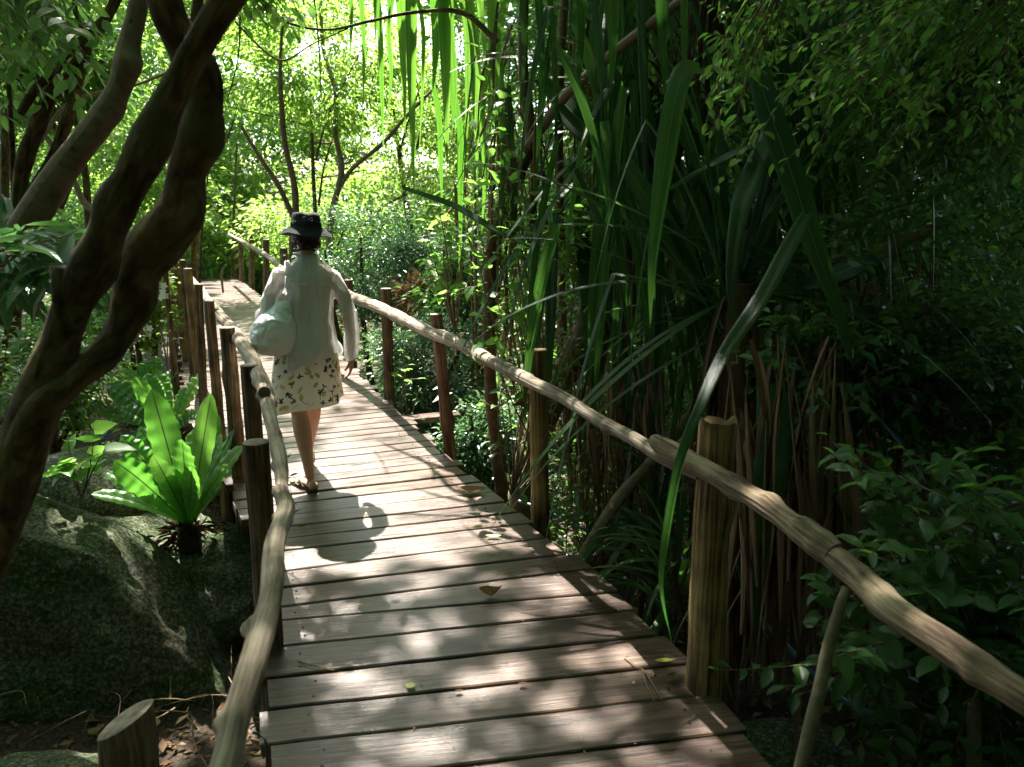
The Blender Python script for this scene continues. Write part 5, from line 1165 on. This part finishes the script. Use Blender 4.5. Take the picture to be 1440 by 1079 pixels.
# hair, hat
hair = plain('dark hair', (.018,.011,.008), .45, .4, 80, .4, .5)
G = Geo(); ell(G, hc+[0, -.018, .006], (.079, .078, .076), 26, 18)
for i in range(46):
    a = q.uniform(3.3, 6.1); r_ = np.array([math.cos(a)*.076, math.sin(a)*.080-.012, -.035+q.uniform(-.02, .01)]); G.tube([hc+r_, hc+r_*[1.02, 1.02, 1]+[0, 0, -.012], hc+r_*[.9, .92, 1]+[q.uniform(-.008, .008), 0, -.02-q.uniform(0, .012)]], [.009, .007, .002], seg=6, n=7)
to(G.obj('hair', hair))
m = plain('dark grey hat cotton', (.032,.034,.037), .9, .1, 45, .25, .5)
def shell(rows, seg=72):
    V = []; 
    for cx, cy, z, rx, ry, wv_ in rows:
        for j in range(seg):
            b = 2*math.pi*j/seg; V.append([cx+rx*math.cos(b), cy+ry*math.sin(b), z+wv_*math.sin(2*b+.4)+wv_*.45*math.sin(5*b)])
    F = [(i*seg+j, i*seg+(j+1) % seg, (i+1)*seg+(j+1) % seg, (i+1)*seg+j) for i in range(len(rows)-1) for j in range(seg)]; return V, F, seg
hz = hc[2]
R_ = [(0,.02,hz+.010,.150,.156,.009),(0,.018,hz+.026,.128,.136,.005),(0,.015,hz+.046,.100,.110,.003),(0,.01,hz+.058,.088,.100,0),(0,.01,hz+.064,.087,.099,0),(0,.01,hz+.066,.0895,.101,0),(0,.01,hz+.074,.0895,.101,0),(0,.01,hz+.076,.087,.099,0),(0,.01,hz+.105,.083,.094,.001),(0,.01,hz+.124,.079,.089,.002),(0,.01,hz+.132,.071,.080,.003),(0,.01,hz+.135,.050,.056,.004),(0,.01,hz+.132,.002,.002,0)]
V_, F_, sg_ = shell(R_); G = Geo(); V_ = np.array(V_); V_ += wob(V_, 45, 4)[:, None]*.0035; V_ += wob(V_, 110, 5)[:, None]*.0015
G.add(V_, F_); inner = V_*[.985, .985, 1]-[0, 0, .003]; G.add(inner, [f[::-1] for f in F_])
hat = to(G.obj('hat', m)); G = Geo()
G.tube([(.0902*math.cos(a), .01+.1017*math.sin(a), hz+.088+.004*math.sin(3*a)) for a in np.linspace(math.pi, 2*math.pi, 20)], [.0025], seg=6, n=40)
G.tube([(-.01, -.095, hz+.088), (-.03, -.097, hz+.105), (-.012, -.096, hz+.112), (.0, -.096, hz+.092), (.02, -.096, hz+.108), (.03, -.094, hz+.095), (.005, -.096, hz+.086), (.008, -.10, hz+.070)], [.0024], seg=6, n=40)
o = G.obj('hat_cord', plain('black hat cord', (.02,.02,.022), .8)); o.parent = hat
# flip-flops
rub = plain('dark rubber', (.045,.05,.035), .7, .3)
for ank, dn in (((.006,-.035,.088), (-.42,.9)), ((.052,.50,.10), (.05,1))):
    a = np.array(ank); d = nrm(np.array([dn[0], dn[1], 0])); s_ = np.array([d[1], -d[0], 0]); G = Geo(); o_ = []
    for t_ in np.linspace(0, 2*math.pi, 40, endpoint=False):
        u = math.cos(t_); o_.append(a+d*(.055+.132*u)+s_*math.sin(t_)*(.043 if u > 0 else .036))
    o_ = np.array(o_); zb = max(0.002, a[2]-.088-.006); top = o_.copy(); top[:, 2] = zb+.018; bot = o_.copy(); bot[:, 2] = zb
    G.add(np.vstack([bot, top]), [tuple(range(39, -1, -1)), tuple(range(40, 80))]+[(j, (j+1) % 40, 40+(j+1) % 40, 40+j) for j in range(40)])
    sd_ = to(G.obj('sandal', rub, smooth=False)); G = Geo(); tp = a+d*.125+[0, 0, -.060]; zt = zb+.02
    for e in (-1, 1): G.tube([tp, a+d*.075+s_*.034*e+[0, 0, -.032], np.array([*(a+d*.015+s_*.040*e)[:2], zt])], [.005], seg=8, n=16)
    G.obj('strap', rub).parent = sd_
# bag carried on the left shoulder, under the arm
M['bag'] = m2 = None
m, nt, out = newmat('thin white bag cloth'); tcd = nt.nodes.new('ShaderNodeTexCoord'); n1 = tex(nt, 'noise', tcd.outputs['Object'], 1.0, (9, 9, 14), detail=6, rough=.65, dist=1.2); n2 = tex(nt, 'noise', tcd.outputs['Object'], 5, detail=2)
p = N_(nt, 'ShaderNodeBsdfPrincipled'); p.inputs['Roughness'].default_value = .42; nt.links.new(ramp(nt, n2, [(.35, (.84,.84,.83)), (.5, (.82,.85,.85)), (.62, (.72,.81,.82)), (.70, (.84,.85,.84))]), p.inputs['Base Color'])
nt.links.new(bump(nt, n1, .9, .025), p.inputs['Normal']); nt.links.new(p.outputs[0], out.inputs[0]); M['bag'] = m
bag = bpy.data.objects.new('shoulder_bag', None); C.objects.link(bag); bag.location = feet; bag.rotation_euler = wk.rotation_euler; bag.scale = wk.scale
tag(bag, 'bulging thin white bag hanging under the left arm of the walking woman', 'bag')
G = Geo()
loft(G, rows_interp([(-.195,-.07,.865,.05,.05),(-.195,-.075,.885,.10,.085),(-.198,-.08,.95,.128,.110),(-.192,-.08,1.03,.122,.110),(-.175,-.085,1.09,.095,.092),(-.150,-.085,1.14,.055,.055),(-.140,-.08,1.18,.03,.035)], 40), 48)
o = remesh(G, 'pouch', .006, 2); me = o.data; n = len(me.vertices); co = np.zeros(n*3, np.float32); me.vertices.foreach_get('co', co); co = co.reshape(-1, 3); nm = np.zeros(n*3, np.float32); me.vertices.foreach_get('normal', nm); nm = nm.reshape(-1, 3)
f1 = np.array([mnoise.fractal(Vector((x*11, y*11, z*15)), 1, 2, 4) for x, y, z in co]); rdg = np.abs(f1); co += nm*(.004-.012*rdg+f1*.004)[:, None]
me.vertices.foreach_set('co', co.ravel()); me.materials.clear(); me.materials.append(m); me.update(); o.parent = bag
for s_ in (-1, 1):
    G = Geo(); P = catmull([(-.172, -.05+s_*.012, 1.13), (-.150, -.10 if s_ < 0 else .06, 1.20), (-.118, -.118 if s_ < 0 else .10, 1.28), (-.108, -.05*-s_*-1, 1.392), (-.105, 0, 1.402)], 24)
    G.strap(P, (0, -1 if s_ < 0 else 1, .6), np.full(24, .028), fold=.2); G.obj('strap', M['shirt']).parent = bag
